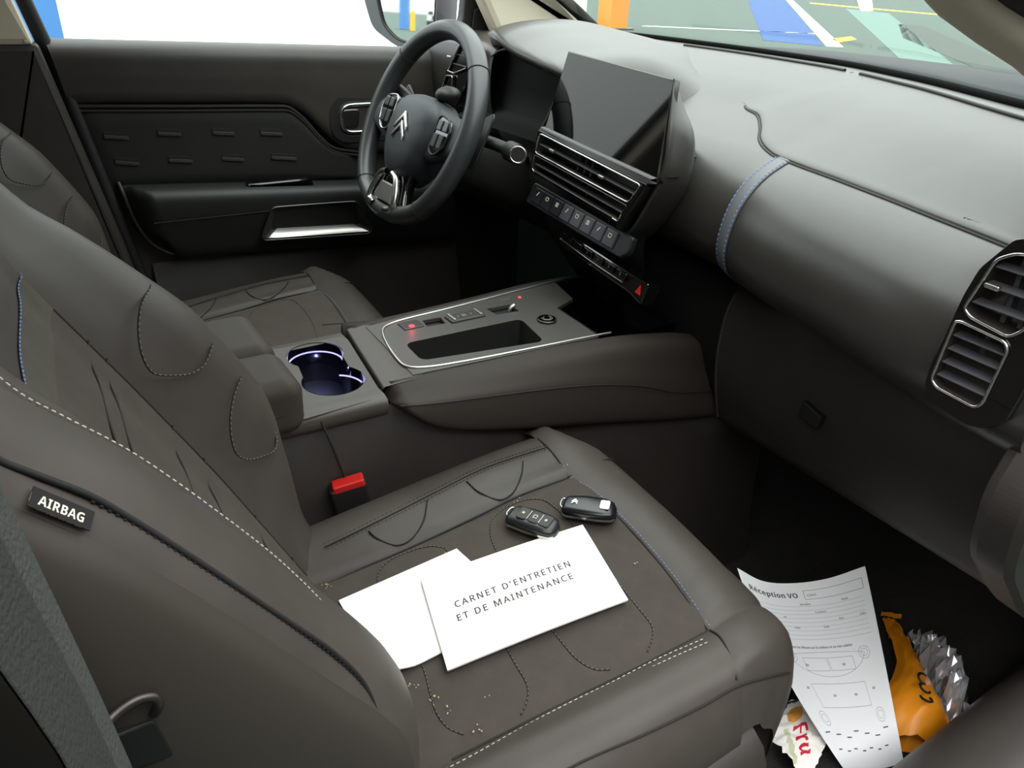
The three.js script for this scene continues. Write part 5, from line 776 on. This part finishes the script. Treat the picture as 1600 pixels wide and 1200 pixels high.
{
  const o = thing('plastic_film', 'crumpled clear silvery plastic wrap beside the orange bag', 'wrapper', [0.85, 0, 0.6]);
  part(o, 'film', crumple(18, 12, (u, v) => [lerp(0.925, 0.79, u) + 0.05 * Math.sin(Math.PI * u) * v, 0.015 + 0.06 * Math.sin(Math.PI * v) * Math.sin(Math.PI * (0.1 + 0.8 * u)), lerp(0.515, 0.665, u) + 0.03 * v], 0.024, 21, true), M.clearFilm);
}
{
  const tex = textCanvas(512, 320, (x, w, h) => { x.fillStyle = '#efe9e4'; x.fillRect(0, 0, w, h); x.fillStyle = '#e9a24c'; x.beginPath(); x.arc(90, 160, 62, 0, 7); x.fill(); x.fillStyle = '#e8c53a'; x.beginPath(); x.arc(60, 40, 40, 0, 7); x.fill(); x.fillStyle = '#c4c9a8'; x.fillRect(170, 240, 280, 34); x.fillStyle = '#c22334'; x.font = 'bold 150px sans-serif'; x.textBaseline = 'middle'; x.fillText('Fru', 175, 150); });
  const o = thing('sweet_wrapper', 'white sweet wrapper with red letters below the front of the seat', 'wrapper', [0.6, 0, 0.55]);
  const g = crumple(14, 14, (u, v) => [lerp(0.64, 0.545, u) - 0.02 * v, 0.03 + 0.012 * Math.sin(3 * v), lerp(0.5, 0.58, v) + 0.035 * u], 0.008, 31), uv = g.attributes.uv; for (let i = 0, k = 0; i <= 14; i++) for (let j = 0; j <= 14; j++, k++) { const a = j / 14 - 0.5, c = 0.5 - i / 14; uv.setXY(k, 0.5 + 0.84 * a - 0.54 * c, 0.5 + 0.54 * a + 0.84 * c); }
  part(o, 'film', g, S({ map: tex, roughness: 0.45 }));
  const b = thing('bottle_cap', 'dark round cap between the form and the sweet wrapper', 'cap', [0.63, 0, 0.5]); part(b, 'shell', new THREE.LatheGeometry([[0.001, 0.03], [0.022, 0.03], [0.026, 0.026], [0.027, 0.0], [0.023, 0.0]].map((p) => new THREE.Vector2(...p)), 28).rotateZ(0.5).translate(0.645, 0.016, 0.49), M.gloss); part(b, 'rim', new THREE.TorusGeometry(0.027, 0.001, 6, 28).rotateX(Math.PI / 2).rotateZ(0.5).translate(0.645, 0.02, 0.49), M.darkPlastic);
}

scene.traverse((o) => { if (o.isMesh) { o.castShadow = true; o.receiveShadow = true; } });
renderer.render(scene, camera);
